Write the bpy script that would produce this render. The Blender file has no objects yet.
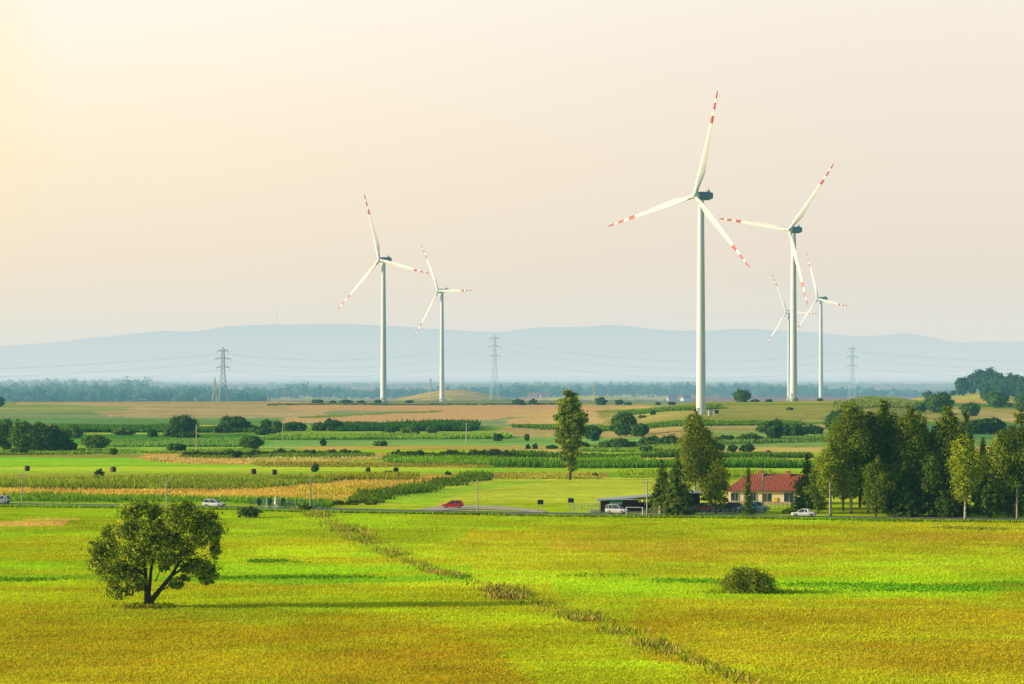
import bpy, math, random
import numpy as np
from math import radians as R, sin, cos, pi

random.seed(7)
rng = np.random.default_rng(11)
scene = bpy.context.scene
COL = scene.collection
F = 2844.44            # focal length in pixels of the photograph
HOR = 362.0            # horizon row
CH = 28.0              # camera height

# ------------------------------------------------------------------ camera
cam = bpy.data.cameras.new('camera')
cam.lens = 100; cam.sensor_width = 36; cam.clip_start = 1; cam.clip_end = 60000
cam.shift_y = (HOR - 342) / 1024
camo = bpy.data.objects.new('camera', cam); COL.objects.link(camo)
camo.location = (0, 0, CH); camo.rotation_euler = (pi/2, 0, 0)
scene.camera = camo
scene.view_settings.view_transform = 'Standard'
scene.view_settings.look = 'None'
scene.view_settings.exposure = 0
scene.render.engine = 'CYCLES'
scene.cycles.max_bounces = 5
scene.cycles.diffuse_bounces = 2
scene.cycles.transmission_bounces = 3
scene.cycles.transparent_max_bounces = 8

# ------------------------------------------------------------------ sun and sky
SUN_EL, SUN_SIDE = 15.5, -7.0          # degrees above the horizon / swing from due left
sd = (-cos(R(SUN_EL))*cos(R(SUN_SIDE)), cos(R(SUN_EL))*sin(R(SUN_SIDE)), sin(R(SUN_EL)))
sl = bpy.data.lights.new('sun', 'SUN'); sl.energy = 5.0; sl.angle = R(0.5); sl.color = (1.0, 0.88, 0.64)
so = bpy.data.objects.new('sun', sl); COL.objects.link(so)
from mathutils import Vector
so.rotation_euler = Vector(sd).to_track_quat('Z', 'Y').to_euler()
so.location = (-200, 0, 200)

w = bpy.data.worlds.new("World"); scene.world = w; w.use_nodes = True
nt = w.node_tree; nt.nodes.clear()
def N(t, tree=None, **k):
    n = (tree or nt).nodes.new(t)
    for a, b in k.items(): setattr(n, a, b)
    return n
def L(a, b, tree=None): (tree or nt).links.new(a, b)
sky = N('ShaderNodeTexSky', sky_type='NISHITA'); sky.sun_disc = False
sky.sun_elevation = R(SUN_EL); sky.sun_rotation = math.atan2(sd[0], sd[1]) % (2*pi)
sky.dust_density = 3.0; sky.air_density = 1.2
bg1 = N('ShaderNodeBackground'); bg1.inputs[1].default_value = 0.05
L(sky.outputs[0], bg1.inputs[0])
# warm evening haze, by direction in the world
tc = N('ShaderNodeTexCoord'); sx = N('ShaderNodeSeparateXYZ'); L(tc.outputs['Generated'], sx.inputs[0])
def ramp(tree, pts, interp='LINEAR'):
    r = N('ShaderNodeValToRGB', tree); e = r.color_ramp.elements; r.color_ramp.interpolation = interp
    while len(e) > 1: e.remove(e[-1])
    e[0].position = pts[0][0]; e[0].color = (*pts[0][1], 1)
    for p, c in pts[1:]:
        q = e.new(p); q.color = (*c, 1)
    return r
def s2l(c): return tuple(((v/255)/12.92 if v/255 <= 0.04045 else ((v/255+0.055)/1.055)**2.4) for v in c)
mr = N('ShaderNodeMapRange'); mr.inputs[1].default_value = -0.02; mr.inputs[2].default_value = 0.4
L(sx.outputs[2], mr.inputs[0])
# z = elevation sine: 0 -> horizon row 362, 0.126 -> top of the picture
def zp(z): return (z+0.02)/0.42
rampL = ramp(nt, [(0, s2l((222,230,226))), (zp(0.0), s2l((224,231,227))), (zp(0.012), s2l((231,230,220))), (zp(0.035), s2l((240,228,209))), (zp(0.07), s2l((249,231,205))), (zp(0.1), s2l((253,238,216))), (zp(0.13), s2l((254,244,230))), (zp(0.2), (0.32,0.36,0.40)), (1, (0.07,0.13,0.20))])
rampR = ramp(nt, [(0, s2l((222,230,228))), (zp(0.0), s2l((224,230,228))), (zp(0.012), s2l((228,229,222))), (zp(0.035), s2l((229,221,210))), (zp(0.07), s2l((233,221,208))), (zp(0.1), s2l((236,223,210))), (zp(0.13), s2l((242,229,216))), (zp(0.2), (0.30,0.34,0.39)), (1, (0.07,0.13,0.20))])
L(mr.outputs[0], rampL.inputs[0]); L(mr.outputs[0], rampR.inputs[0])
mx = N('ShaderNodeMapRange'); mx.interpolation_type = 'SMOOTHSTEP'; mx.inputs[1].default_value = -0.2; mx.inputs[2].default_value = 0.17
L(sx.outputs[0], mx.inputs[0])
mixs = N('ShaderNodeMix', data_type='RGBA'); L(mx.outputs[0], mixs.inputs[0]); L(rampL.outputs[0], mixs.inputs[6]); L(rampR.outputs[0], mixs.inputs[7])
mle = N('ShaderNodeMapRange'); mle.interpolation_type = 'SMOOTHSTEP'; mle.inputs[1].default_value = -0.150; mle.inputs[2].default_value = -0.20; mle.inputs[4].default_value = .8
L(sx.outputs[0], mle.inputs[0])
mlz = N('ShaderNodeMapRange'); mlz.inputs[1].default_value = 0.01; mlz.inputs[2].default_value = 0.09; L(sx.outputs[2], mlz.inputs[0])
mlm = N('ShaderNodeMath', operation='MULTIPLY'); L(mle.outputs[0], mlm.inputs[0]); L(mlz.outputs[0], mlm.inputs[1])
mixe = N('ShaderNodeMix', data_type='RGBA'); L(mlm.outputs[0], mixe.inputs[0]); L(mixs.outputs[2], mixe.inputs[6]); mixe.inputs[7].default_value = (*s2l((254,231,186)), 1)
# the far side of the sky (behind the viewer, away from the glow) is deeper and bluer
my = N('ShaderNodeMapRange'); my.interpolation_type = 'SMOOTHSTEP'; my.inputs[1].default_value = 0.85; my.inputs[2].default_value = 0.1
L(sx.outputs[1], my.inputs[0])
mixb = N('ShaderNodeMix', data_type='RGBA'); L(my.outputs[0], mixb.inputs[0]); L(mixe.outputs[2], mixb.inputs[6]); mixb.inputs[7].default_value = (0.10, 0.19, 0.24, 1)
# glow round the sun on the left
mg = N('ShaderNodeMapRange'); mg.interpolation_type = 'SMOOTHSTEP'; mg.inputs[1].default_value = -0.5; mg.inputs[2].default_value = -1.0
L(sx.outputs[0], mg.inputs[0])
mixg = N('ShaderNodeMix', data_type='RGBA'); L(mg.outputs[0], mixg.inputs[0]); L(mixb.outputs[2], mixg.inputs[6]); mixg.inputs[7].default_value = (0.9, 0.68, 0.38, 1)
bg2 = N('ShaderNodeBackground'); bg2.inputs[1].default_value = 0.93; L(mixg.outputs[2], bg2.inputs[0])
ad = N('ShaderNodeAddShader'); L(bg1.outputs[0], ad.inputs[0]); L(bg2.outputs[0], ad.inputs[1])
wo = N('ShaderNodeOutputWorld'); L(ad.outputs[0], wo.inputs[0])

# ------------------------------------------------------------------ aerial haze painted into every surface as emission, by distance from the near end
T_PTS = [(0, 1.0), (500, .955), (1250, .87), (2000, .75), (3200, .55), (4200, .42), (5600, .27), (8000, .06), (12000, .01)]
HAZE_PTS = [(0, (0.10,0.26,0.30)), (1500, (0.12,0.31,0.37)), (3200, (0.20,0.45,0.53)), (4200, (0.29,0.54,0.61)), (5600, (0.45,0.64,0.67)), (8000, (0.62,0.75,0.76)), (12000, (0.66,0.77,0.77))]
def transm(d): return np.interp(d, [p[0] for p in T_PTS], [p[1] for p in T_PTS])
hz = bpy.data.node_groups.new('painted_haze', 'ShaderNodeTree')
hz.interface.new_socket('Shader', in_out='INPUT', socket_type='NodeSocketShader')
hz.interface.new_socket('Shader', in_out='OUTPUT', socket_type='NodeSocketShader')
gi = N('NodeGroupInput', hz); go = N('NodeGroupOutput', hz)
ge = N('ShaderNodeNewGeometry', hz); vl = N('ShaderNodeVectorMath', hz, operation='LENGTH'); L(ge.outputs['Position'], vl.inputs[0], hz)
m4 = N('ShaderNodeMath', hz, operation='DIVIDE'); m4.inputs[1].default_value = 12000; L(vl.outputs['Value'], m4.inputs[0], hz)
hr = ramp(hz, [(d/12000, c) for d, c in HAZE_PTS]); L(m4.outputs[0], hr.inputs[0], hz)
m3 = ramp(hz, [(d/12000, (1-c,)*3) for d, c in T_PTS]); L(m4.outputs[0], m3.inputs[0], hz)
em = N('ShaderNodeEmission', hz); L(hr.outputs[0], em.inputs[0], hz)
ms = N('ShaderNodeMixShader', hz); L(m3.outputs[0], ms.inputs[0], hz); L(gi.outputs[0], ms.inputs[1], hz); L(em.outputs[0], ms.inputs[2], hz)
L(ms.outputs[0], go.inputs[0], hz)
def hazecol(d):
    xs = [p[0] for p in HAZE_PTS]
    return np.stack([np.interp(d, xs, [p[1][i] for p in HAZE_PTS]) for i in range(3)], -1)

def newmat(name):
    m = bpy.data.materials.new(name); m.use_nodes = True; m.node_tree.nodes.clear(); return m, m.node_tree
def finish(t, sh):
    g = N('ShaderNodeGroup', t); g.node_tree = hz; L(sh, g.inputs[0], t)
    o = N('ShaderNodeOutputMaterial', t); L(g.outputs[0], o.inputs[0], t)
MATS = {}
def pmat(name, col, rough=0.6, metal=0.0, var=0.12, scale=3.0, spec=0.4, bump=0.0):
    """painted / mineral surface with slight procedural unevenness"""
    if name in MATS: return MATS[name]
    m, t = newmat(name)
    b = N('ShaderNodeBsdfPrincipled', t); b.inputs['Roughness'].default_value = rough; b.inputs['Metallic'].default_value = metal
    b.inputs['Specular IOR Level'].default_value = spec
    tcn = N('ShaderNodeTexCoord', t); no = N('ShaderNodeTexNoise', t); no.inputs['Scale'].default_value = scale; no.inputs['Detail'].default_value = 4
    L(tcn.outputs['Object'], no.inputs['Vector'], t)
    r = ramp(t, [(0.3, tuple(c*(1-var) for c in col)), (0.7, tuple(min(1, c*(1+var)) for c in col))])
    L(no.outputs['Fac'], r.inputs[0], t); L(r.outputs[0], b.inputs['Base Color'], t)
    if bump:
        bp = N('ShaderNodeBump', t); bp.inputs['Strength'].default_value = bump; L(no.outputs['Fac'], bp.inputs['Height'], t); L(bp.outputs[0], b.inputs['Normal'], t)
    finish(t, b.outputs[0]); MATS[name] = m; return m

# vertex-coloured foliage
def foliage_mat(name, trans=0.35, mul=1.0, transcol=(1.1,1.2,0.4)):
    m, t = newmat(name)
    a = N('ShaderNodeAttribute', t); a.attribute_name = 'col'
    d = N('ShaderNodeBsdfDiffuse', t); tr = N('ShaderNodeBsdfTranslucent', t)
    mc = N('ShaderNodeMix', t, data_type='RGBA', blend_type='MULTIPLY'); mc.inputs[0].default_value = 1; mc.inputs[7].default_value = (*transcol, 1)
    L(a.outputs['Color'], mc.inputs[6], t)
    L(a.outputs['Color'], d.inputs[0], t); L(mc.outputs[2], tr.inputs[0], t)
    x = N('ShaderNodeMixShader', t); x.inputs[0].default_value = trans
    L(d.outputs[0], x.inputs[1], t); L(tr.outputs[0], x.inputs[2], t)
    finish(t, x.outputs[0]); MATS[name] = m; return m
FOL = foliage_mat('leaf_foliage', 0.36)
CROP = foliage_mat('crop_blades', 0.4, transcol=(1.15,1.1,0.6))

# ------------------------------------------------------------------ terrain
UK = [-400, 540, 600, 700, 870, 935, 1024, 1500]
YK = [0, 700, 900, 1250, 1600, 1950, 2200, 2600, 3000, 30000]
ZK = {
 -400: [0,0,0,0,.5,1.3,-4,-14,-22,-22],
  540: [0,0,0,0,.5,1.3,-4,-14,-22,-22],
  600: [0,0,.3,1,1.8,1.2,-4,-14,-22,-22],
  700: [0,0,1.6,6.0,5.6,0,-5,-14,-22,-22],
  870: [0,0,1.8,6.2,7.0,-1,-5,-14,-22,-22],
  935: [0,0,1,3.5,3.5,-1,2,-8,-22,-22],
 1024: [0,0,1,2,3,-1,8.2,7,-20,-22],
 1500: [0,0,1,2,3,2,10,10,-10,-22]}
Yf = np.arange(0, 30001, 10.0)
ZT = []
ker = np.exp(-np.linspace(-2, 2, 25)**2); ker /= ker.sum()
for u in UK:
    z = np.interp(Yf, YK, ZK[u]); zz = np.concatenate([np.full(12, z[0]), z, np.full(12, z[-1])])
    ZT.append(np.convolve(zz, ker, 'valid'))
ZT = np.array(ZT); UKa = np.array(UK, float)

def vnoise(x, y, s, seed=0):
    x = np.asarray(x, float)/s; y = np.asarray(y, float)/s
    xi = np.floor(x); yi = np.floor(y); fx = x-xi; fy = y-yi
    fx = fx*fx*(3-2*fx); fy = fy*fy*(3-2*fy)
    def h(a, b):
        v = np.sin(a*127.1+b*311.7+seed*74.7)*43758.5453
        return v-np.floor(v)
    return (h(xi,yi)*(1-fx)+h(xi+1,yi)*fx)*(1-fy)+(h(xi,yi+1)*(1-fx)+h(xi+1,yi+1)*fx)*fy

def terr(x, y):
    x = np.asarray(x, float); y = np.maximum(np.asarray(y, float), 1.0)
    u = np.clip(512+F*x/y, UKa[0], UKa[-1]-1e-3)
    k = np.clip(np.searchsorted(UKa, u, 'right')-1, 0, len(UK)-2)
    f = (u-UKa[k])/(UKa[k+1]-UKa[k]); f = f*f*(3-2*f)
    yi = np.clip(y/10.0, 0, len(Yf)-2); j = yi.astype(int); g = yi-j
    def tab(a): return ZT[a, j]*(1-g)+ZT[a, j+1]*g
    z = tab(k)*(1-f)+tab(k+1)*f
    # a low dome of fields on the plain beyond the ridge
    z = z + 20*np.exp(-((x+63)/72.0)**2-((y-3050)/190.0)**2)
    z = z + 9*np.exp(-((x-90)/90.0)**2-((y-3400)/250.0)**2)
    # gentle unevenness
    z = z + (vnoise(x, y, 60, 1)-.5)*0.5*np.clip((y-150)/400, .2, 1)
    return z
def row_of(y, z): return HOR+(CH-z)*F/y
YS = np.concatenate([np.arange(200, 3300, 1.5)])
def at(u, row):
    """ground point seen at column u, row"""
    xs = (u-512)/F*YS; zs = terr(xs, YS); rr = row_of(YS, zs)
    i = np.argmax(rr <= row)
    if rr[i] > row: i = int(np.argmin(rr))
    return float(xs[i]), float(YS[i]), float(zs[i])
def pxm(y): return F/y      # pixels per metre at distance y

# ------------------------------------------------------------------ colours of the fields
GAIN = 0.68
def P(pts): return (np.array([p[0] for p in pts], float), np.array([p[1] for p in pts], float))
BANDS = []   # (rgb, top polyline, bottom polyline, u0, u1, edge amplitude)
def band(rgb, top, bot, u0=-9999, u1=9999, amp=0.5):
    if isinstance(top, (int, float)): top = [(0, top)]
    if isinstance(bot, (int, float)): bot = [(0, bot)]
    BANDS.append((rgb, P(top), P(bot), u0, u1, amp))
GR = (150,182,34)
# far plain and ridge
band((170,180,120), 0, 401)
band((150,160,90), 0, 398, 880, 9999)
band((172,168,130), 386, 402, 372, 540)
band((192,172,136), 386, 393.5, 372, 540)
# -- left ridge
band((128,148,108), 400, 428)
band((170,156,116), 402, [(60,404),(110,416),(256,419),(300,420)], 20, 330)
band((140,156,98), [(0,404),(60,404),(100,407)], 411, -400, 130)
band((104,146,92), [(0,417),(256,418)], 425, -400, 330)
band((190,182,106), 425, 426.5, -400, 256)
band((226,182,128), 405, [(290,410),(600,413)], 290, 600)
band((218,178,124), [(290,418),(445,411.5),(590,410)], [(290,423),(470,421),(520,417),(600,415)], 285, 610)
band((110,140,70), [(300,416.5),(445,410)], [(300,418),(445,411.8)], 300, 445)
band((74,104,66), 403.2, 404.8, 276, 450)  # shade along the crest, painted as dark lines in the ground colour
band((60,96,50), 403.2, 404.8, 450, 560)
band((120,158,66), 426, 441, -400, 1400)
band((74,126,62), 434, 437, -400, 256); band((146,172,72), 431, 434, -400, 560)
band((80,136,66), 437, 441, -400, 560)
band((104,160,70), 440, 447, -400, 560)
band((150,176,86), 446, 449, -400, 560)
band((86,140,58), 441, 444.5, -400, 250)
band((122,164,86), [(270,441),(512,438)], [(270,446.5),(512,446)], 270, 700)
band((140,180,62), 447, 455, -400, 256)
band((150,148,72), 454, 458, -400, 300)
band((190,160,78), 446.5, 449.5, 300, 1400)
band((196,160,76), 453, 462, 145, 392)
band((226,168,100), [(145,457),(200,456),(256,455)], [(145,461),(200,463.5),(256,464)], 145, 300)
band((138,170,44), 457, 466, 256, 620)
band((156,132,60), 462.5, 467, 256, 640)
band((140,192,34), [(-10,457),(140,459),(190,464.5),(256,465.5),(512,467)], 474, -400, 620)
band((122,186,40), [(-10,457),(140,458)], 460, -400, 145)
band((176,196,42), 467, 471, -400, 470)
band((182,160,66), 473, 481, -400, 460)
band((150,170,44), 474, 476, 0, 460)
band((206,162,80), [(-10,489),(100,486),(256,484.5),(330,481),(450,476)], [(-10,496),(256,499),(330,503),(345,498),(460,474)], -400, 455)
band((196,150,60), 475.5, 480, 300, 440)
band((140,170,40), [(-10,494),(256,498)], 508, -400, 340)
# -- middle right
band((194,168,112), [(512,413),(600,413)], 424, 512, 640)
band((190,162,112), [(590,405),(660,405)], 412, 585, 665)
band((152,150,88), [(600,412),(700,404),(720,399)], 440, 600, 1400)
band((168,152,100), [(560,427),(700,427)], 437, 500, 760)
band((146,150,84), 395, 421, 700, 900)
band((120,142,66), [(600,410),(700,403),(1024,402)], [(600,413),(700,408),(720,405),(1024,407)], 600, 1400)
band((96,134,56), [(560,424),(640,426),(690,421),(768,422)], [(560,427),(640,429),(690,425),(768,425.5)], 512, 1400)
band((152,150,96), [(700,426),(900,424)], 432, 700, 900)
band((124,156,88), 431, 446, 690, 1400)
band((150,168,84), 434, 438, 690, 1400)
band((122,168,86), [(512,437),(690,438)], 447, 500, 690)
band((190,170,96), 446, 452, 500, 1400)
band((186,176,80), 457.5, 461.5, 500, 1400)
band((176,176,66), 455, 462, 690, 1400)
band((196,158,84), 464, 468, 500, 640)
band((150,186,40), 468, 473, 500, 1400)
band((166,138,66), 473, 479, 480, 600)
band((120,160,40), 473, 479, 600, 760)
band((178,188,48), [(370,500),(440,488),(480,478),(512,478)], 516, 370, 1400)
band((152,186,40), [(355,503),(440,490),(500,482)], [(355,512),(420,507),(470,492),(520,484)], 350, 540)
band((160,176,44), 503, 514, 500, 1400)
band((186,176,66), [(300,503),(350,501),(420,505)], 506, 330, 420)
# right far hill
band((162,164,96), [(905,392),(950,386),(1024,386)], 400, 890, 1400)
band((204,172,104), 400, 402.5, 868, 1400)
band((92,132,76), [(880,402.5),(1024,405)], [(880,404.5),(1024,408)], 880, 1400)
band((186,168,112), [(940,408),(1024,414)], [(940,411),(1024,424)], 930, 1400)
band((90,136,90), 424, 440, 870, 1400)
# foreground meadow
band((164,174,38), 505, 2000)
band((152,174,38), 505, [(0,560),(330,560),(560,520),(1024,520)], amp=2)
band((166,168,40), [(560,524),(1024,522)], [(500,550),(1024,560)], 470, 1400, 6)
band((170,158,48), [(560,530),(1024,536)], [(560,540),(1024,550)], 560, 1400, 7)
band((168,178,38), 538, 562, -400, 360, 7)
band((206,172,96), 520.5, 525.5, -400, 68, 1)
band((196,184,90), 518, 520, 30, 80, .5)
band((146,176,34), 560, 570, -400, 480, 4)
band((130,166,36), 574, 580, -400, 470, 2.5)
band((152,180,34), 576, 597, 560, 1400, 4)
band((134,168,36), [(560,577),(1024,584)], [(560,580),(800,582),(1024,592)], 640, 1400, 2.5)
band((166,176,34), 580, 600, -400, 560, 5)
band((168,162,34), [(-10,600),(500,606),(620,640),(640,2000)], 4000, -400, 660, 16)
band((168,162,36), [(560,602),(1024,600)], 4000, 640, 1400, 14)
band((164,150,34), [(-10,640),(400,650),(520,660)], [(0,665),(520,690)], -400, 600, 14)
band((164,150,36), 640, 662, 640, 1400, 14)
band((168,178,34), [(420,592),(520,598),(560,615),(640,640),(700,684),(780,760)], [(300,600),(420,612),(500,650),(560,700),(600,780)], 380, 800, 16)

DITCH = [(300,509),(318,517),(345,531),(372,545),(400,560),(425,570),(455,578),(490,588),(525,598),(560,611),(590,622),(625,634),(660,648),(700,665),(745,686),(820,720),(900,760)]
ROAD = [(-500,497),(-200,502),(0,504.5),(120,506),(230,507.5),(310,510),(420,511.6),(480,512.6),(560,514.5),(640,515.5),(768,517),(900,519),(1024,520.5),(1250,523),(1600,526)]
def lin(a):
    a = np.asarray(a, float)/255
    return np.where(a <= 0.04045, a/12.92, ((a+0.055)/1.055)**2.4)
def paint(x, y, z=None):
    """albedo of the land at world points"""
    x = np.asarray(x, float); y = np.asarray(y, float)
    if z is None: z = terr(x, y)
    yy = np.maximum(y, 5)
    u = 512+F*x/yy; r = row_of(yy, z)
    c = np.zeros(x.shape+(3,)); c[...] = lin(GR)
    n1 = vnoise(x, y, 9, 3)-.5; n2 = vnoise(x, y*.5, 31, 4)-.5
    n3 = vnoise(x, y*.4, 90, 5)-.5
    nn = (n1*.8+n2*1.1+n3*1.2)*2
    dist = rng.uniform(-.5, .5, x.shape)*.8
    nn = nn+dist
    for rgb, T, B, u0, u1, amp in BANDS:
        t = np.interp(u, *T)+nn*amp; b = np.interp(u, *B)+nn*amp
        m = (r >= t) & (r < b) & (u+nn*6 >= u0) & (u+nn*6 <= u1)
        c[m] = lin(rgb)
    # green margin next to the ditch
    # broad patchiness
    p = vnoise(x, y, 24, 8)*.5+vnoise(x, y, 7, 9)*.3+vnoise(x, y, 2.5, 10)*.2
    near = np.clip((620-y)/100, 0, 1)[..., None]
    fac = 1+(p-.5)[..., None]*(0.35+0.35*near)
    warm = (vnoise(x+500, y*1.3, 38, 12)*.6+vnoise(x, y, 11, 13)*.4-.5)[..., None]*near
    w2 = (vnoise(x*.5+90, y, 13, 15)*.30+vnoise(x*.4, y, 5, 16)*.34+vnoise(x*.5, y, 1.8, 17)*.22+vnoise(x*.6, y, .8, 18)*.14-.5)[..., None]*near
    c = c*fac*(1+warm*np.array([.10, -.03, .2]))*(1+w2*np.array([.18, -.42, -.1]))*(1-.35*w2)
    far = np.clip((y-540)/60, 0, 1)[..., None]
    st = vnoise(x*.06+y*.02, y-x*.03, 5, 51)*.5+vnoise(x*.1, y+x*.05, 11, 52)*.3+vnoise(x*.3, y, 3, 53)*.2-.5
    tr_ = vnoise(x*.5, y, 40, 54)-.5
    c = c*(1+far*(st[..., None]*.42+tr_[..., None]*.18))*(1+far*tr_[..., None]*np.array([.12,-.03,.1]))
    g_ = c.mean(-1, keepdims=True); c = c+(g_-c)*.10*far
    T = transm(np.hypot(x, y))[..., None]
    c = (c-hazecol(np.hypot(x, y))*(1-T))/T/GAIN
    c = np.clip(c, [0.02,0.03,0.004], 5); mxc = c.max(-1, keepdims=True)
    return c*np.minimum(1, .88/mxc)

def setcol(me, arr):
    a = me.attributes.new('col', 'FLOAT_COLOR', 'POINT')
    c = np.ones((len(me.vertices), 4), np.float32); c[:, :3] = arr
    a.data.foreach_set('color', c.ravel())
def npmesh(name, V, Fq, smooth=False):
    """V (n,3), Fq (m,k) equal-size polygons"""
    me = bpy.data.meshes.new(name)
    V = np.asarray(V, np.float32); Fq = np.asarray(Fq, np.int32)
    me.vertices.add(len(V)); me.vertices.foreach_set('co', V.ravel())
    k = Fq.shape[1]
    me.loops.add(Fq.size); me.loops.foreach_set('vertex_index', Fq.ravel())
    me.polygons.add(len(Fq)); me.polygons.foreach_set('loop_start', np.arange(0, Fq.size, k, dtype=np.int32))
    me.polygons.foreach_set('loop_total', np.full(len(Fq), k, np.int32))
    if smooth: me.polygons.foreach_set('use_smooth', np.ones(len(Fq), bool))
    me.update(calc_edges=True); return me
def link(name, me, mat=None, parent=None, loc=None):
    o = bpy.data.objects.new(name, me); COL.objects.link(o)
    if mat is not None and me is not None:
        for m in (mat if isinstance(mat, (list, tuple)) else [mat]): me.materials.append(m)
    if parent is not None: o.parent = parent
    if loc is not None: o.location = loc
    return o
def tag(o, label=None, cat=None, group=None, kind=None):
    if label: o['label'] = label
    if cat: o['category'] = cat
    if group: o['group'] = group
    if kind: o['kind'] = kind
    return o
def empty(name, loc, rz=0):
    o = bpy.data.objects.new(name, None); COL.objects.link(o); o.location = loc; o.rotation_euler = (0, 0, rz); o.empty_display_size = .5
    return o

# ground sheet
rows = np.arange(760, 398.9, -0.5)
ys = [-400, -100, 30, 80, 120, 160]+list(CH*F/(rows-HOR))
y = ys[-1]
while y < 3600: y += 16; ys.append(y)
while y < 30000: y *= 1.06; ys.append(y)
ys = np.array(ys)
us = np.concatenate([[-9000,-5000,-3000,-2000,-1300,-800,-500,-350], np.arange(-250, 1275, 2.0), [1370,1500,1800,2300,3000,4000,6000,10000]])
U, Yg = np.meshgrid(us, ys)
X = (U-512)/F*np.maximum(Yg, 220)
Z = terr(X, Yg)
C = paint(X, Yg, Z)
nr, nc = X.shape
idx = np.arange(nr*nc).reshape(nr, nc)
Fg = np.stack([idx[:-1,:-1], idx[:-1,1:], idx[1:,1:], idx[1:,:-1]], -1).reshape(-1, 4)
me = npmesh('ground', np.stack([X, Yg, Z], -1).reshape(-1, 3), Fg, True)
setcol(me, C.reshape(-1, 3))
gm, t = newmat('meadow_and_fields')
a = N('ShaderNodeAttribute', t); a.attribute_name = 'col'
g = N('ShaderNodeNewGeometry', t)
def noise(t, sc, vec, det=4, rough=.6):
    n = N('ShaderNodeTexNoise', t); n.inputs['Scale'].default_value = sc; n.inputs['Detail'].default_value = det; n.inputs['Roughness'].default_value = rough
    L(vec, n.inputs['Vector'], t); return n
n1 = noise(t, 1.6, g.outputs['Position']); n2 = noise(t, .25, g.outputs['Position'], 5)
r1 = ramp(t, [(0.32, (.70,.74,.7)), (0.52, (1,1,1)), (0.72, (1.28,1.24,1.1))]); L(n1.outputs['Fac'], r1.inputs[0], t)
r2 = ramp(t, [(0.35, (.80,.86,.8)), (0.65, (1.18,1.1,1.0))]); L(n2.outputs['Fac'], r2.inputs[0], t)
q1 = N('ShaderNodeMix', t, data_type='RGBA', blend_type='MULTIPLY'); q1.inputs[0].default_value = 1; L(a.outputs['Color'], q1.inputs[6], t); L(r1.outputs[0], q1.inputs[7], t)
q2 = N('ShaderNodeMix', t, data_type='RGBA', blend_type='MULTIPLY'); q2.inputs[0].default_value = 1; L(q1.outputs[2], q2.inputs[6], t); L(r2.outputs[0], q2.inputs[7], t)
b = N('ShaderNodeBsdfDiffuse', t); L(q2.outputs[2], b.inputs[0], t)
bp = N('ShaderNodeBump', t); bp.inputs['Strength'].default_value = .5; bp.inputs['Distance'].default_value = .25; L(n1.outputs['Fac'], bp.inputs['Height'], t); L(bp.outputs[0], b.inputs['Normal'], t)
finish(t, b.outputs[0])
o = link('ground', me, gm); tag(o, kind='structure')

# ------------------------------------------------------------------ blades (grass, crops, weeds): numpy builder
def blades(name, pts, h, wd, cb, ct, label, cat, mat=None, jitter=.3, kind='stuff', parent=None, tilt=.25, cj=.28):
    """pts (n,2) ground points; two-sided leaning blades, four corners each"""
    n = len(pts); x = pts[:, 0]; yv = pts[:, 1]; z = terr(x, yv)-.03
    hh = h*(1+rng.uniform(-jitter, jitter, n)); ww = wd*(1+rng.uniform(-jitter, jitter, n))
    th = rng.uniform(0, pi, n); dx = np.cos(th)*ww/2; dy = np.sin(th)*ww/2
    lx = rng.normal(0, tilt, n)*hh; ly = rng.normal(0, tilt, n)*hh
    V = np.empty((n, 4, 3))
    V[:, 0] = np.stack([x-dx, yv-dy, z], -1); V[:, 1] = np.stack([x+dx, yv+dy, z], -1)
    V[:, 2] = np.stack([x+dx*.55+lx, yv+dy*.55+ly, z+hh], -1); V[:, 3] = np.stack([x-dx*.35+lx, yv-dy*.35+ly, z+hh*.93], -1)
    me = npmesh(name, V.reshape(-1, 3), np.arange(4*n).reshape(n, 4))
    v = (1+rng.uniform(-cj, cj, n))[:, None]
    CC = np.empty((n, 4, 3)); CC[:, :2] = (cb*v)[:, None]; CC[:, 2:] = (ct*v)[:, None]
    setcol(me, CC.reshape(-1, 3))
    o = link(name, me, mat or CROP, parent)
    if parent is None: tag(o, label, cat, kind=kind)
    return o
def worldpts(n, u0, u1, r0, r1):
    """n points spread evenly over the land between columns and rows (dense by area, thinned with distance)"""
    y0 = CH*F/(r1-HOR); y1 = CH*F/(r0-HOR)
    # pdf ~ y^-0.5 -> a little denser near
    q = rng.uniform(0, 1, n); yv = (y0**.5+(y1**.5-y0**.5)*q)**2
    u = rng.uniform(u0, u1, n)
    return np.stack([(u-512)/F*yv, yv], -1)

# foreground meadow grass
pts = worldpts(330000, -60, 1084, 514.5, 705)
rr = row_of(pts[:, 1], 0); uu = 512+F*pts[:, 0]/pts[:, 1]
rd = np.interp(uu, *P(ROAD)); pts = pts[rr > rd+2.2]
c0 = paint(pts[:, 0], pts[:, 1])
seed = rng.uniform(0, 1, len(pts))[:, None]
pn = vnoise(pts[:, 0], pts[:, 1], 17, 33)[:, None]
straw = np.array(lin((164,134,50)))/GAIN
dkg = np.array(lin((126,150,12)))/GAIN
pn2 = vnoise(pts[:, 0]+40, pts[:, 1]*.6, 9, 34)[:, None]
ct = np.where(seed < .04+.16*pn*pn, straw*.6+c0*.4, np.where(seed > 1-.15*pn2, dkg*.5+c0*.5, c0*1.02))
blades('meadow_grass', pts, .17, .17, c0*.85, ct*1.1, 'yellow green meadow grass with brownish seed heads in front of the road', 'grass', tilt=.5, cj=.10)

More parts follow.
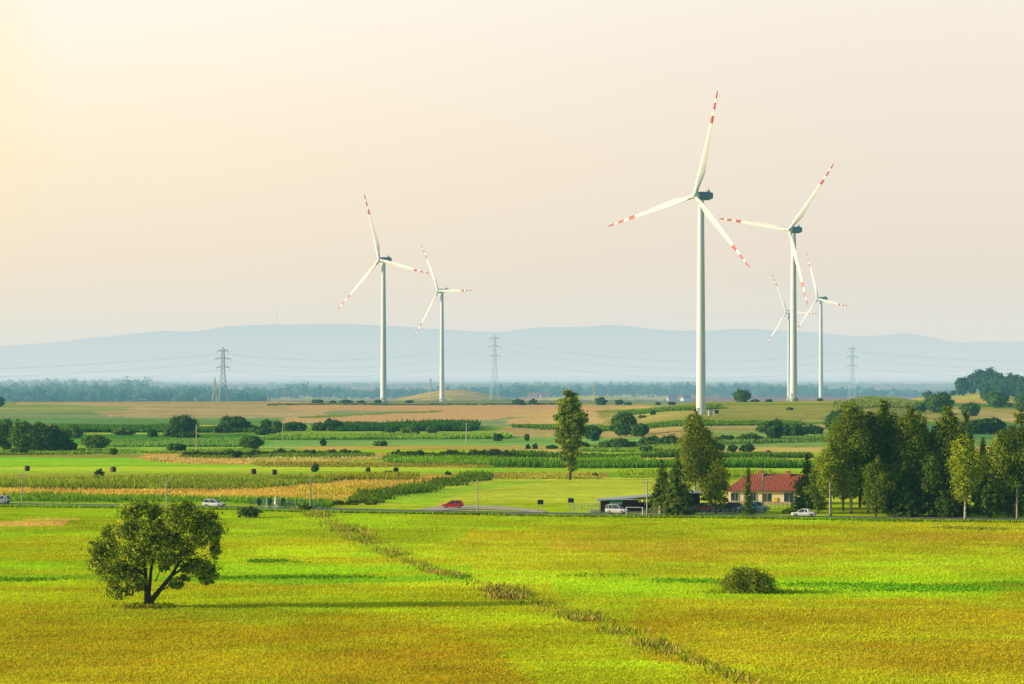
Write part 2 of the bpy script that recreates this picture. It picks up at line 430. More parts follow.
# ------------------------------------------------------------------ strips of crops that stand up from the land
def inpoly(u, r, poly):
    ins = np.zeros(len(u), bool); k = len(poly)
    for i in range(k):
        x1, y1 = poly[i]; x2, y2 = poly[(i+1) % k]
        c = ((y1 > r) != (y2 > r)) & (u < (x2-x1)*(r-y1)/((y2-y1) if y2 != y1 else 1e-9)+x1)
        ins ^= c
    return ins
def crop(name, poly, h, base, top, label, cat, dens=1.0, tilt=.12, wpx=1.3, ej=1.0):
    us_ = [p[0] for p in poly]; rs_ = [p[1] for p in poly]
    pl = [at(u, r) for u, r in poly]
    W = [(p[0], p[1]) for p in pl]
    xs = [p[0] for p in W]; yy = [p[1] for p in W]
    ym = sum(yy)/len(yy); s = pxm(ym)
    area = (max(xs)-min(xs))*(max(yy)-min(yy))
    n = int(min(90000, area*dens*min(1.6, (s/2.2)**2)*1.3))
    X_ = rng.uniform(min(xs), max(xs), n); Y_ = rng.uniform(min(yy), max(yy), n)
    e = (vnoise(X_, Y_, 9, 21)-.5)*5+rng.normal(0, 1.3, n); e2 = ((vnoise(X_, Y_, 14, 24)-.5)*9+rng.normal(0, 2.2, n))*ej
    m = inpoly(X_+e, Y_+e2, W) & (rng.uniform(0, 1, n) < .45+.9*vnoise(X_, Y_, 12, 25))
    p = np.stack([X_[m], Y_[m]], -1)
    if len(p) < 10: return
    T = float(transm(ym)); hc = hazecol(np.array([ym]))[0]
    def cal(c): return np.clip((lin(c)-hc*(1-T))/T/GAIN, .012, .7)
    nz = vnoise(p[:, 0], p[:, 1], 6, 22)[:, None]
    cb = cal(base)*(.75+.5*nz); ctp = cal(top)*(.8+.4*nz)
    return blades(name, p, h*.62*(.6+.8*vnoise(p[:, 0], p[:, 1], 16, 23)), wpx/s, cb, ctp, label, cat, tilt=tilt+.08, jitter=.35)

GD = (66,104,30); GM = (96,140,34); TN = (208,176,92); TG = (168,168,60)
crop('maize_field', [(-30,480),(256,479),(330,479.5),(330,484),(256,489),(60,490.5),(-30,488)], 1.8, (62,104,30), (132,146,56), 'tall maize strip with straw tassels behind the orange field, left half', 'crop', 1.3)
crop('maize_hedge', [(5,496),(256,500),(330,504),(330,508.5),(256,504.5),(120,502),(5,501)], 1.3, (58,104,30), (112,146,46), 'rough green crop strip right behind the road near the white hatchback', 'crop', 1.6)
crop('ripe_crop', [(-30,489.5),(100,486.5),(256,486),(330,482),(445,477),(420,483),(330,501),(256,499),(-30,495)], .6, (186,144,70), (214,168,88), 'ripe orange grain strip behind the white hatchback', 'crop', 1.6, .3)
crop('maize_field', [(300,489),(345,488),(380,486),(380,493),(320,497),(295,494)], 1.1, (96,128,36), (190,168,66), 'patch of green stalks inside the orange grain strip', 'crop', .7)
crop('maize_field', [(352,497),(400,490),(470,476),(489,475),(492,479),(440,488),(400,495),(360,505),(345,504)], 1.5, (44,80,24), (92,116,36), 'dark green maize edge slanting up behind the red car', 'crop', 2)
crop('maize_field', [(330,475.5),(415,475),(415,480.5),(330,481)], 1.5, (58,90,26), (140,146,50), 'short dark maize strip above the orange grain, left of centre', 'crop', 1.5)
crop('tall_grass', [(145,457.5),(200,456),(390,455.5),(392,460),(256,464),(190,464.5),(150,461)], .8, (180,144,84), (216,176,116), 'pale tan reed strip behind the bright green meadow', 'grass', 1, .3)
crop('maize_field', [(388,458),(640,460),(640,466),(512,465.5),(388,463)], 1.8, (54,104,28), (118,158,42), 'narrow green maize row left of the poplar', 'crop', 1.3)
crop('maize_field', [(500,455.5),(810,456),(815,458.5),(640,458.5),(500,458)], 2.3, (40,78,34), (84,116,50), 'upper dark maize strip running behind the poplar', 'crop', 1.4, ej=.2)
crop('maize_field', [(490,464.5),(820,465.5),(825,468.5),(640,468.5),(490,467.5)], 2.6, (46,92,30), (96,138,50), 'lower bright maize strip running behind the poplar', 'crop', 1.4, ej=.2)
crop('tall_grass', [(500,473),(600,473),(600,479.5),(500,479)], .7, (116,124,50), (160,158,72), 'brown weedy strip at the foot of the poplar', 'grass', 1.2, .3)
crop('tall_grass', [(620,472),(770,472),(780,478),(622,478)], 1.3, (92,128,36), (140,160,52), 'green weedy strip behind the long dark shelter', 'grass', 1.1, .3)
crop('maize_field', [(340,427),(480,426),(470,431.5),(340,431.5)], 3.4, (42,82,44), (62,104,52), 'dark green block of maize below the tan fields, left of centre', 'crop', 1.6, .1)
crop('maize_field', [(60,429),(256,429),(256,432.5),(60,432.5)], 2.6, (50,88,52), (78,118,64), 'thin dark crop line behind the left shrubs', 'crop', 1.5, .1)
crop('maize_field', [(100,442),(250,442),(250,447),(100,447)], 1.8, (64,112,60), (112,150,82), 'striped green crop between the shrubs on the left', 'crop', 1.2, .1)
crop('maize_field', [(270,437),(512,436),(512,439),(270,440)], 1.8, (64,114,48), (128,162,78), 'low green crop band in front of the dark maize block', 'crop', 1.2, .1)
crop('maize_field', [(620,413),(690,408.5),(718,406.5),(720,409),(690,410.5),(620,414.5)], 1.8, (52,92,40), (96,130,52), 'green crop strip rising to the foot of the nearest turbine', 'crop', 1.6, .1)
crop('maize_field', [(512,425),(640,427),(690,422.5),(800,423),(800,425.5),(690,426),(640,429.5),(512,427.5)], 1.5, (56,98,42), (92,128,56), 'thin green crop line crossing the slope below the nearest turbine', 'crop', 1.6, .1)
crop('maize_field', [(840,404),(920,404),(925,409),(842,410)], 2.6, (92,120,74), (122,140,86), 'pale green tall crop on the crest above the grove', 'crop', 1.6, .1)
crop('rough_grass', [(185,455.5),(300,454),(372,455),(372,458),(256,459),(185,459)], 1.3, (54,88,38), (104,132,60), 'dark rough grass under the hedge left of centre', 'grass', 1.6, .3)
crop('rough_grass', [(385,457),(515,456.5),(515,459.5),(385,460)], 1.5, (48,82,34), (92,124,52), 'dark rough grass under the hedge left of the poplar', 'grass', 1.6, .3)
crop('rough_grass', [(-20,450),(80,450),(150,452),(256,449),(256,453),(-20,455)], 1.0, (70,108,46), (124,150,70), 'rough grass at the foot of the left copse', 'grass', 1.2, .3)
crop('rough_grass', [(580,447),(690,446),(690,451),(580,452)], 1.2, (66,104,50), (124,150,74), 'rough grass round the bushes right of the poplar', 'grass', 1.2, .3)
crop('rough_grass', [(700,441),(840,436),(840,441),(700,445)], 1.4, (62,100,62), (110,140,80), 'rough grass round the bushes on the slope left of the grove', 'grass', 1.2, .3)
crop('weeds', [(256,462.5),(640,463),(640,467),(256,467)], .7, (96,100,44), (150,146,72), 'brownish weed strip crossing the middle of the valley', 'grass', 1, .3)

# weeds in the ditch that crosses the meadow
def along(poly, n, spread, jitter=0):
    pl = [at(u, r) for u, r in poly]; P_ = np.array([(p[0], p[1]) for p in pl])
    d = np.r_[0, np.cumsum(np.hypot(*np.diff(P_, axis=0).T))]
    q = rng.uniform(0, d[-1], n)
    x = np.interp(q, d, P_[:, 0]); y_ = np.interp(q, d, P_[:, 1])
    wob = (vnoise(x, y_, 14, 40)-.5)*2.2
    wd_ = spread*(.4+1.2*vnoise(x, y_, 22, 41))
    return np.stack([x+rng.normal(0, 1, n)*wd_+wob, y_+rng.normal(0, 1, n)*wd_], -1), q
GN2 = np.array(lin((150,176,40)))/GAIN
p, q = along(DITCH, 14000, .95)
kp = rng.uniform(0, 1, len(p)) < .04+1.1*vnoise(p[:, 0], p[:, 1], 7, 45)**3; p = p[kp]
p = np.vstack([p, p+rng.normal(0, .5, p.shape)]); k = vnoise(p[:, 0], p[:, 1], 8, 44)[:, None]; k2 = rng.uniform(0, 1, (len(p), 1))
cA = lin((104,116,30))/GAIN; cB = lin((206,170,96))/GAIN; cC = lin((140,150,36))/GAIN
cc = np.where(k2 < .22+.5*(k-.5), cB*.9, np.where(k2 < .72, cC*1.15, cA))
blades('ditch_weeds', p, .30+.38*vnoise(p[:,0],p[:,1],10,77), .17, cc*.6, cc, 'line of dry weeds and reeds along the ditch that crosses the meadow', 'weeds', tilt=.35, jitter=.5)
p, q = along([(484,591),(503,594),(516,600)], 900, .9)
cc = np.where(rng.uniform(0, 1, (len(p), 1)) < .35, cB, cA*.7)
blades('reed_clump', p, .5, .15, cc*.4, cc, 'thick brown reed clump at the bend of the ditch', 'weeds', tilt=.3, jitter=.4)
p, q = along([(r[0], r[1]+2.2) for r in ROAD[1:-1]], 20000, .7)
cc = paint(p[:, 0], p[:, 1])*rng.uniform(.5, 1.0, (len(p), 1))*np.array([.8, 1, .8])
blades('verge_grass', p, .40, .3, cc*.7, cc, 'taller green grass on the near verge of the road', 'grass', tilt=.4)
p, q = along([(948,528),(1000,530)], 500, 1.4)
blades('weed_patch', p, .35, .2, np.tile(cA*.6, (len(p), 1)), np.tile(cC*.8+cB*.15, (len(p), 1)), 'small patch of brown weeds in the meadow before the right grove', 'weeds')
for uu_, rr_, n_, nm, lb in ((0,577.5,0,'',''), ):
    pass
def wob(p_, a): p_[:, 1] += (vnoise(p_[:, 0], p_[:, 0]*0, 25, 61)-.5)*a+rng.normal(0, a*.12, len(p_)); return p_
p = worldpts(4000, -60, 140, 575.5, 577.5); p = np.vstack([p, worldpts(6000, 215, 470, 576, 578), worldpts(3500, 250, 400, 560.5, 561.5)]); p = wob(p, 10)
cc = np.tile(lin((92,138,18))/GAIN, (len(p), 1))
kp = rng.uniform(0, 1, len(p)) < np.clip(vnoise(p[:,0], p[:,1], 13, 91)*2.0-.8, .0, .6); p = p[kp]; cc = cc[kp]
blades('rank_grass', p, .25, .34, cc*.6, cc, 'darker green lines of rank grass across the left meadow', 'grass', tilt=.4)
p = np.vstack([worldpts(2500, 650, 740, 579, 581.5), worldpts(7000, 770, 1084, 583, 592), worldpts(1500, 540, 640, 574, 576)])
p = wob(p, 9)
cc = np.tile(lin((104,158,20))/GAIN, (len(p), 1))*rng.uniform(.7, 1.3, (len(p), 1))
kp = rng.uniform(0, 1, len(p)) < np.clip(vnoise(p[:,0], p[:,1], 13, 92)*2.0-.8, .0, .6); p = p[kp]; cc = cc[kp]
blades('rank_grass', p, .25, .34, cc*.6, cc, 'darker green band of rank grass beside the round bush', 'grass', tilt=.4)

# ------------------------------------------------------------------ mesh helpers
class MB:
    def __init__(s): s.v = []; s.f = []; s.sm = []
    def add(s, vs, fs, smooth=False):
        k = len(s.v); s.v += [tuple(v) for v in vs]; s.f += [tuple(i+k for i in f) for f in fs]; s.sm += [smooth]*len(fs)
    def box(s, c, d, rz=0, taper=1.0):
        cx, cy, cz = c; hx, hy, hz_ = d[0]/2, d[1]/2, d[2]/2; vs = []
        for z_, k in ((-hz_, 1), (hz_, taper)):
            for a_, b_ in ((-1,-1),(1,-1),(1,1),(-1,1)):
                x, y_ = a_*hx*k, b_*hy*k
                vs.append((cx+x*cos(rz)-y_*sin(rz), cy+x*sin(rz)+y_*cos(rz), cz+z_))
        s.add(vs, [(0,3,2,1),(4,5,6,7),(0,1,5,4),(1,2,6,5),(2,3,7,6),(3,0,4,7)])
    def tube(s, pts, rad, n=8, cap=True, smooth=True):
        pts = [Vector(p) for p in pts]
        if not isinstance(rad, (list, tuple)): rad = [rad]*len(pts)
        vs = []; fs = []
        up = Vector((0.13, .97, .2))
        for i, p_ in enumerate(pts):
            d = (pts[min(i+1, len(pts)-1)]-pts[max(i-1, 0)]).normalized()
            u_ = d.cross(up)
            if u_.length < .1: u_ = d.cross(Vector((1, 0, 0)))
            u_.normalize(); v_ = d.cross(u_)
            for j in range(n):
                a_ = 2*pi*j/n; vs.append(p_+(u_*cos(a_)+v_*sin(a_))*rad[i])
        for i in range(len(pts)-1):
            for j in range(n):
                fs.append((i*n+j, (i+1)*n+j, (i+1)*n+(j+1) % n, i*n+(j+1) % n))
        if cap: fs.append(tuple(range(n))); fs.append(tuple(reversed(range((len(pts)-1)*n, len(pts)*n))))
        s.add(vs, fs, smooth)
    def lathe(s, prof, c=(0,0,0), n=12, axis='z'):
        vs = []; fs = []
        for r_, z_ in prof:
            for j in range(n):
                a_ = 2*pi*j/n; p_ = (r_*cos(a_), r_*sin(a_), z_)
                if axis == 'y': p_ = (p_[0], p_[2], p_[1])
                if axis == 'x': p_ = (p_[2], p_[0], p_[1])
                vs.append((p_[0]+c[0], p_[1]+c[1], p_[2]+c[2]))
        k = len(prof)
        for i in range(k-1):
            for j in range(n): fs.append((i*n+j, i*n+(j+1) % n, (i+1)*n+(j+1) % n, (i+1)*n+j))
        fs.append(tuple(range(n))); fs.append(tuple(range((k-1)*n, k*n)))
        s.add(vs, fs, True)
    def loft(s, secs, smooth=False, cap=True):
        n = len(secs[0]); vs = [p_ for q_ in secs for p_ in q_]; fs = []
        for i in range(len(secs)-1):
            for j in range(n): fs.append((i*n+j, i*n+(j+1) % n, (i+1)*n+(j+1) % n, (i+1)*n+j))
        if cap: fs.append(tuple(range(n))); fs.append(tuple(range((len(secs)-1)*n, len(secs)*n)))
        s.add(vs, fs, smooth)
    def build(s, name, mat, parent=None, loc=None):
        me = bpy.data.meshes.new(name); me.from_pydata(s.v, [], s.f); me.update()
        me.polygons.foreach_set('use_smooth', s.sm)
        import bmesh
        bm = bmesh.new(); bm.from_mesh(me); bmesh.ops.recalc_face_normals(bm, faces=bm.faces); bm.to_mesh(me); bm.free()
        if any(s.sm):
            try: me.set_sharp_from_angle(angle=R(40))
            except Exception: pass
        return link(name, me, mat, parent, loc)
def copy_tree(o, parent=None):
    c = o.copy(); COL.objects.link(c); c.parent = parent
    for ch in list(o.children): copy_tree(ch, c)
    return c

# ------------------------------------------------------------------ road
asph = pmat('asphalt', (.11,.12,.135), .85, var=.2, scale=.6)
white_line = pmat('road_marking_white', (.6,.6,.56), .7, var=.1)
gravel = pmat('gravel', (.50,.44,.34), .95, var=.15, scale=1.2)
def ribbon(poly, halfw, dz, drop=0, step=6, off=0, dash=None):
    pl = [at(u, r) for u, r in poly]; P_ = np.array([(p_[0], p_[1]) for p_ in pl])
    d = np.r_[0, np.cumsum(np.hypot(*np.diff(P_, axis=0).T))]
    q_ = np.arange(0, d[-1], step); x = np.interp(q_, d, P_[:, 0]); y_ = np.interp(q_, d, P_[:, 1])
    if len(q_) > 12:
        kk = np.ones(9)/9; xp = np.convolve(np.pad(x, 4, 'edge'), kk, 'valid'); yp = np.convolve(np.pad(y_, 4, 'edge'), kk, 'valid')
        x, y_ = xp, yp
    tx = np.gradient(x); ty = np.gradient(y_); l_ = np.hypot(tx, ty); nx, ny = -ty/l_, tx/l_
    zc = terr(x, y_); zc = np.convolve(np.pad(zc, 4, 'edge'), np.ones(9)/9, 'valid')
    return x, y_, zc, nx, ny, tx/l_, ty/l_
RD = ribbon(ROAD, 0, 0)
def road_strip(Rb, offs, zs, i0=0, i1=None):
    x, y_, zc, nx, ny = Rb[:5]; i1 = i1 or len(x)
    secs = []
    for i in range(i0, i1):
        secs.append([(x[i]+nx[i]*o_, y_[i]+ny[i]*o_, zc[i]+z_) for o_, z_ in zip(offs, zs)])
    return secs
def strip_mesh(secs):
    m = MB(); n = len(secs[0]); vs = [p_ for q_ in secs for p_ in q_]; fs = []
    for i in range(len(secs)-1):
        for j in range(n-1): fs.append((i*n+j, i*n+j+1, (i+1)*n+j+1, (i+1)*n+j))
    m.add(vs, fs); return m
RZ = .12
o = strip_mesh(road_strip(RD, (-3.3, 3.3), (RZ, RZ))).build('road', asph); tag(o, kind='structure')
vm, t = newmat('verge_soil')
d_ = N('ShaderNodeBsdfDiffuse', t); ge_ = N('ShaderNodeNewGeometry', t); nn_ = noise(t, 1.3, ge_.outputs['Position'])
rr_ = ramp(t, [(.35, tuple(lin((104,140,34))/GAIN)), (.65, tuple(lin((164,176,60))/GAIN))]); L(nn_.outputs['Fac'], rr_.inputs[0], t); L(rr_.outputs[0], d_.inputs[0], t); finish(t, d_.outputs[0])
o = strip_mesh(road_strip(RD, (-6.5, -3.9, -3.3), (-.25, RZ-.04, RZ-.01))).build('road_verge', vm); tag(o, kind='structure')
o = strip_mesh(road_strip(RD, (3.3, 3.9, 6.5), (RZ-.01, RZ-.04, -.25))).build('road_verge', vm); tag(o, kind='structure')
mm = MB()
for sgn in (-1, 1):
    s_ = strip_mesh(road_strip(RD, (sgn*3.05-.07, sgn*3.05+.07), (RZ+.006, RZ+.006))); mm.add(s_.v, s_.f)
for i in range(0, len(RD[0])-1, 2):
    s_ = strip_mesh(road_strip(RD, (-.07, .07), (RZ+.006, RZ+.006), i, i+2)); mm.add(s_.v, s_.f)
o = mm.build('road_markings', white_line); tag(o, kind='structure')
# gravel lay-by and track behind the red car
def sheet(poly, z, mat, name):
    pl = [at(u, r) for u, r in poly]
    m = MB(); n = len(pl)//2
    secs = []
    for i in range(n):
        a_ = pl[i]; b_ = pl[-1-i]; q_ = []
        for k_ in range(5):
            f_ = k_/4; x_ = a_[0]*(1-f_)+b_[0]*f_; y_ = a_[1]*(1-f_)+b_[1]*f_
            q_.append((x_, y_, float(terr(x_, y_))+z))
        secs.append(q_)
    o = strip_mesh(secs).build(name, mat); tag(o, kind='structure'); return o
sheet([(418,510),(440,506.5),(470,505.8),(500,506.6),(530,509.5),(548,512), (540,513.4),(515,511.3),(490,509.9),(465,509.9),(440,510.9),(418,511.2)], .10, gravel, 'gravel_track')
sheet([(470,513.2),(497,513.3),(520,515.0),(528,516.0),(515,516.6),(498,515.4),(485,514.6),(470,514.0)], .14, gravel, 'gravel_track')
sheet([(590,511),(640,508),(700,507),(730,507.5),(765,508.5), (765,513.6),(730,513.8),(700,513.6),(640,513.4),(590,513)], .08, pmat('parking_ground', (.20,.19,.17), .95, scale=1), 'parking_ground')

# ------------------------------------------------------------------ trees
BARK = pmat('bark_dark', (.055,.045,.03), .95, var=.4, scale=6, bump=.5)
BIRCH = None
m_, t = newmat('bark_birch')
b_ = N('ShaderNodeBsdfPrincipled', t); b_.inputs['Roughness'].default_value = .8
tcn = N('ShaderNodeTexCoord', t); mp = N('ShaderNodeMapping', t); mp.inputs['Scale'].default_value = (1, 1, 2.5); L(tcn.outputs['Object'], mp.inputs[0], t)
no = noise(t, 1.6, mp.outputs[0]); r_ = ramp(t, [(.40, (.06,.05,.04)), (.5, (.5,.45,.36)), (1, (.68,.62,.5))]); L(no.outputs['Fac'], r_.inputs[0], t); L(r_.outputs[0], b_.inputs['Base Color'], t)
finish(t, b_.outputs[0]); BIRCH = m_

def leafcloud(name, C, S, colr, parent=None, mat=None, loc=None, nrm=None):
    """rhombic leaf sprays at C (n,3) of size S (n) coloured colr (n,3)"""
    n = len(C)
    if nrm is None: nrm = rng.normal(0, 1, (n, 3))
    nrm = nrm/(np.linalg.norm(nrm, axis=1)[:, None]+1e-9)
    a_ = rng.normal(0, 1, (n, 3)); a_ -= (a_*nrm).sum(1)[:, None]*nrm; a_ /= np.linalg.norm(a_, axis=1)[:, None]
    b_ = np.cross(nrm, a_)
    a_ *= S[:, None]; b_ *= (S*rng.uniform(.35, .8, n))[:, None]
    V = np.stack([C+a_, C+b_, C-a_*.8, C-b_], 1).reshape(-1, 3)
    me = npmesh(name, V, np.arange(4*n).reshape(n, 4))
    setcol(me, np.repeat(colr, 4, 0))
    return link(name, me, mat or FOL, parent, loc)

G1 = np.array((.098,.180,.030)); G2 = np.array((.46,.50,.035)); GDK = np.array((.030,.066,.022)); GBL = np.array((.080,.155,.080))
def crown_from_lobes(lobes, dens, leaf, ca, cb, clump=.55, hollow=.45):
    """lobes: (x,y,z,rx,ry,rz); returns leaf centres, sizes, colours"""
    Cs = []; Ss = []; Ks = []; Ns = []
    for (x, y_, z_, rx, ry, rz_) in lobes:
        vol = rx*ry+ry*rz_+rx*rz_
        nc_ = max(5, int(vol*dens*.9))
        d = rng.normal(0, 1, (nc_, 3)); d /= np.linalg.norm(d, axis=1)[:, None]
        rad = (hollow+(1-hollow)*rng.uniform(0, 1, nc_)**.6)[:, None]
        c = d*rad*np.array([rx, ry, rz_])+np.array([x, y_, z_])
        cl = clump*min(rx, ry, rz_)*.5
        per = 16
        off = rng.normal(0, 1, (nc_, per, 3))*cl*np.array([1, 1, .62])*rng.uniform(.5, 1.3, (nc_, 1, 1))*np.where(rng.uniform(0, 1, (nc_, per, 1)) < .15, 1.7, 1)
        pts_ = c[:, None]+off
        tone = rng.uniform(0, 1, (nc_, 1, 1))*np.ones((nc_, per, 1))
        tone = np.clip(tone+rng.normal(0, .15, tone.shape), 0, 1)
        col = ca*(1-tone)+cb*tone
        nn_ = off/(np.linalg.norm(off, axis=2)[..., None]+1e-6)*.7+d[:, None]*.8+rng.normal(0, .38, off.shape)
        nn_[..., 2] += .15; Ns.append(nn_.reshape(-1, 3))
        dep = np.clip(rad.reshape(-1, 1, 1), .3, 1); col = col*(.45+.6*dep)  # shade inside the crown painted in: inner leaves get darker colours
        Cs.append(pts_.reshape(-1, 3)); Ks.append(col.reshape(-1, 3)); Ss.append(leaf*rng.uniform(.6, 1.4, nc_*per))
    global LN_; LN_ = np.vstack(Ns)
    return np.vstack(Cs), np.concatenate(Ss), np.vstack(Ks)

def limbs(m, base, lobes, r0, fork=.35, n=7, lean=0):
    base = Vector(base)
    for (x, y_, z_, rx, ry, rz_) in lobes:
        tip = Vector((x, y_, z_)); s_ = base+Vector((lean*tip.z*.3, 0, tip.z*fork*random.uniform(.6, 1.1)))
        mid = s_.lerp(tip, .5)+Vector((random.uniform(-.3, .3), random.uniform(-.3, .3), random.uniform(.0, .5)))
        m.tube([s_, mid, tip], [r0*.5, r0*.32, r0*.1], n, True)

def tree(name, u, row, wpx, hpx, kind, label, cat='tree', group=None, tone=0.5, dens=1.0, ca=None, cb=None, leafpx=1.0, yoff=0, birch=False, seed=None):
    x, y_, z_ = at(u, row)
    if yoff: y_ += yoff; x = (u-512)/F*y_; z_ = float(terr(x, y_))
    s = pxm(y_); H = (hpx)/s; Wd = wpx/s
    leaf = leafpx*.95/s
    root = empty(name, (x, y_, z_-.05))
    tag(root, label, cat, group)
    cb = (G1*(1-tone)+G2*tone) if cb is None else cb
    ca = (GDK*.3+cb*.42) if ca is None else ca
    lobes = []
    tm = MB(); rt = max(.09, H*.0115)
    if kind == 'spruce':
        n = 0; Cs = []; Ks = []
        lev = int(max(12, H*2.4))
        for i in range(lev):
            f_ = i/(lev-1); zz_ = H*(.07+.93*f_); rad = Wd/2*(1-f_)**.85+.12
            k_ = max(5, int(11*(1-f_))+4)
            for j in range(k_):
                a_ = random.uniform(0, 2*pi); rr2 = rad*random.uniform(.7, 1.15)
                q_ = int(max(8, rr2*20*dens))
                tt = rng.uniform(.1, 1, q_)
                c = np.stack([cos(a_)*rr2*tt, sin(a_)*rr2*tt, zz_-rr2*.38*tt+.18*tt*tt*rr2], -1)+rng.normal(0, .10+.10*leafpx/s*3, (q_, 3))
                Cs.append(c); tn = random.uniform(0, 1); Ks.append(np.tile(ca*(1-tn)+cb*tn, (q_, 1)))
                if j < 3 and i % 2 == 0: tm.tube([(0, 0, zz_), (cos(a_)*rr2*.8, sin(a_)*rr2*.8, zz_-rr2*.3)], [.04, .015], 4)
        C_ = np.vstack(Cs); K_ = np.vstack(Ks); S_ = leaf*rng.uniform(.6, 1.3, len(C_))
        tm.tube([(0, 0, -.3), (0, 0, H*.5), (0, 0, H*.98)], [rt, rt*.6, .03], 8)
    else:
        if kind == 'poplar':
            nl = 26
            for i in range(nl):
                f_ = (i+.5)/nl; zz_ = H*(.13+.85*f_); pr = (.42+f_*1.15 if f_ < .5 else (1 if f_ < .72 else math.sqrt(max(.12, 1-((f_-.72)/.30)**2))))*random.uniform(.85, 1.12)
                rad = Wd/2*pr
                a_ = i*2.4; rr2 = rad*random.uniform(.25, .62)
                lobes.append((cos(a_)*rr2, sin(a_)*rr2, zz_, rad*.55, rad*.55, H*.055))
        elif kind == 'birch':
            nl = max(12, int(H*1.4)); lean = random.uniform(-.04, .04)
            ph = random.uniform(0, 6); cb0 = random.uniform(.20, .30) if birch else random.uniform(.08, .2)
            if birch: rt *= 1.05
            for i in range(nl):
                f_ = (i+.5)/nl; zz_ = H*(cb0+(1-cb0)*f_)
                pr = (min(1, .5+f_*1.4)) if f_ < .45 else (1-(f_-.45)/.55)**.72+.08
                rad = Wd/2*pr*random.uniform(.75, 1.2)
                a_ = i*2.4+ph+random.uniform(-.5, .5); rr2 = rad*random.uniform(.3, .8)
                q_ = rad*random.uniform(.36, .68)+.15
                lobes.append((cos(a_)*rr2+lean*zz_, sin(a_)*rr2, zz_, q_, q_, q_*random.uniform(.8, 1.5)))
        elif kind == 'round':
            nl = 14
            for i in range(nl):
                a_ = i*2.4; f_ = (i+.5)/nl; el = math.asin(2*f_-1)
                rr2 = .55*cos(el)
                lobes.append((cos(a_)*rr2*Wd/2, sin(a_)*rr2*Wd/2, H*.46+sin(el)*H*.27, Wd*.21*random.uniform(.6,1.35), Wd*.22, H*.20*random.uniform(.6,1.45)))
            lobes.append((0, 0, H*.42, Wd*.30, Wd*.30, H*.34))
        elif kind == 'shrub':
            nl = 11
            for i in range(nl):
                a_ = i*2.4+random.uniform(-.3,.3); f_ = (i+.5)/nl
                rr2 = .68*math.sqrt(f_)
                top = H*(1-.35*f_)*random.uniform(.85, 1.05)
                lobes.append((cos(a_)*rr2*Wd/2, sin(a_)*rr2*Wd/2*.8, top*.52, Wd*.16*random.uniform(.8,1.25), Wd*.15, top*.47))
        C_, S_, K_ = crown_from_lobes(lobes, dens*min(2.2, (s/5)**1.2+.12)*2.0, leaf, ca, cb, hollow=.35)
        C_[:, 2] = np.maximum(C_[:, 2], .05)
        sp = 0.0
        pts_ = [(0, 0, -.3), (random.uniform(-.01,.01)*H, 0, H*.25), (random.uniform(-.02,.02)*H, 0, H*.55), (random.uniform(-.02,.02)*H, 0, H*.9)]
        if kind != 'shrub':
            tm.tube(pts_, [rt*1.25, rt, rt*.6, rt*.12], 8)
            pick = random.sample(lobes, min(9, len(lobes)))
            for l_ in pick:
                zz_ = max(H*.12, l_[2]-abs(l_[0])*1.0-H*.06)
                tm.tube([(0, 0, zz_), (l_[0]*.5, l_[1]*.5, (zz_+l_[2])/2+.1), (l_[0], l_[1], l_[2])], [rt*.4, rt*.25, rt*.08], 5)
        else:
            for l_ in lobes[:6]:
                tm.tube([(l_[0]*.15, l_[1]*.15, -.1), (l_[0]*.6, l_[1]*.6, l_[2]*.7), (l_[0], l_[1], l_[2]*1.2)], [rt*.7, rt*.4, rt*.1], 5)
    leafcloud('crown', C_, S_, K_, root, nrm=LN_ if kind != 'spruce' else np.stack([C_[:, 0], C_[:, 1], np.full(len(C_), .25*Wd)], -1)/Wd*2+rng.normal(0, .35, C_.shape))
    tm.build('trunk' if kind != 'shrub' else 'stem', BIRCH if birch else BARK, root)
    return root

# --- the lone willow in the meadow, from its own lobes (photo-measured metres)
x0, y0_, z0_ = at(148, 608)
root = empty('willow_tree', (x0, y0_, z0_))
tag(root, 'large lone dark green tree with forked trunk standing in the front meadow', 'tree')
def zl(X_, Y_, rx, ry_, dy=0, dp=None):
    k_ = 37.2
    return ((X_-380)/k_, dy, (540-Y_)/k_, rx/k_, (dp or (rx+ry_)*.5)/k_, ry_/k_)
lob = [zl(205,290,62,58), zl(170,340,48,60,.8), zl(170,285,42,30,-1), zl(230,400,55,48,-.6), zl(240,465,48,30,.3), zl(320,455,50,28,1), zl(215,225,50,35,.5), zl(310,135,52,36), zl(350,120,58,34,-.4),
       zl(395,135,40,40,1.2), zl(300,200,60,50,-1.2), zl(360,230,70,60,1.6), zl(330,310,72,60,-1.5), zl(300,370,60,45,1.2), zl(420,300,60,60,-.8), zl(400,230,60,50,-2), zl(450,200,55,50,1.8),
       zl(490,125,50,32), zl(530,115,45,28,.8), zl(520,170,70,50,-1.4), zl(570,180,60,50,1.3), zl(600,150,50,30,-.5), zl(640,200,50,50,.6), zl(665,235,32,55,-.4), zl(600,250,60,38,-1.4), zl(480,260,55,42,1.3),
       zl(550,365,38,35,.4), zl(600,370,50,45,-.5), zl(640,390,42,42,.5), zl(625,425,34,20), zl(665,300,26,38,.2), zl(500,440,38,26,.4), zl(530,420,28,22,-.4), zl(480,330,40,30,-1.8), zl(440,370,24,26,1.8), zl(262,478,42,24,-.6), zl(325,425,55,32,-1.6), zl(455,300,52,40,-2.3), zl(545,300,42,28,-1.2), zl(205,375,44,40,-1.4), zl(655,150,26,24,0), zl(150,300,24,30,-.4)]
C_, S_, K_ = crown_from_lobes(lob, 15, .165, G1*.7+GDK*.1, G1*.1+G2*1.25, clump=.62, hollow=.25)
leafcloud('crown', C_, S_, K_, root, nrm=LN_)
tm = MB()
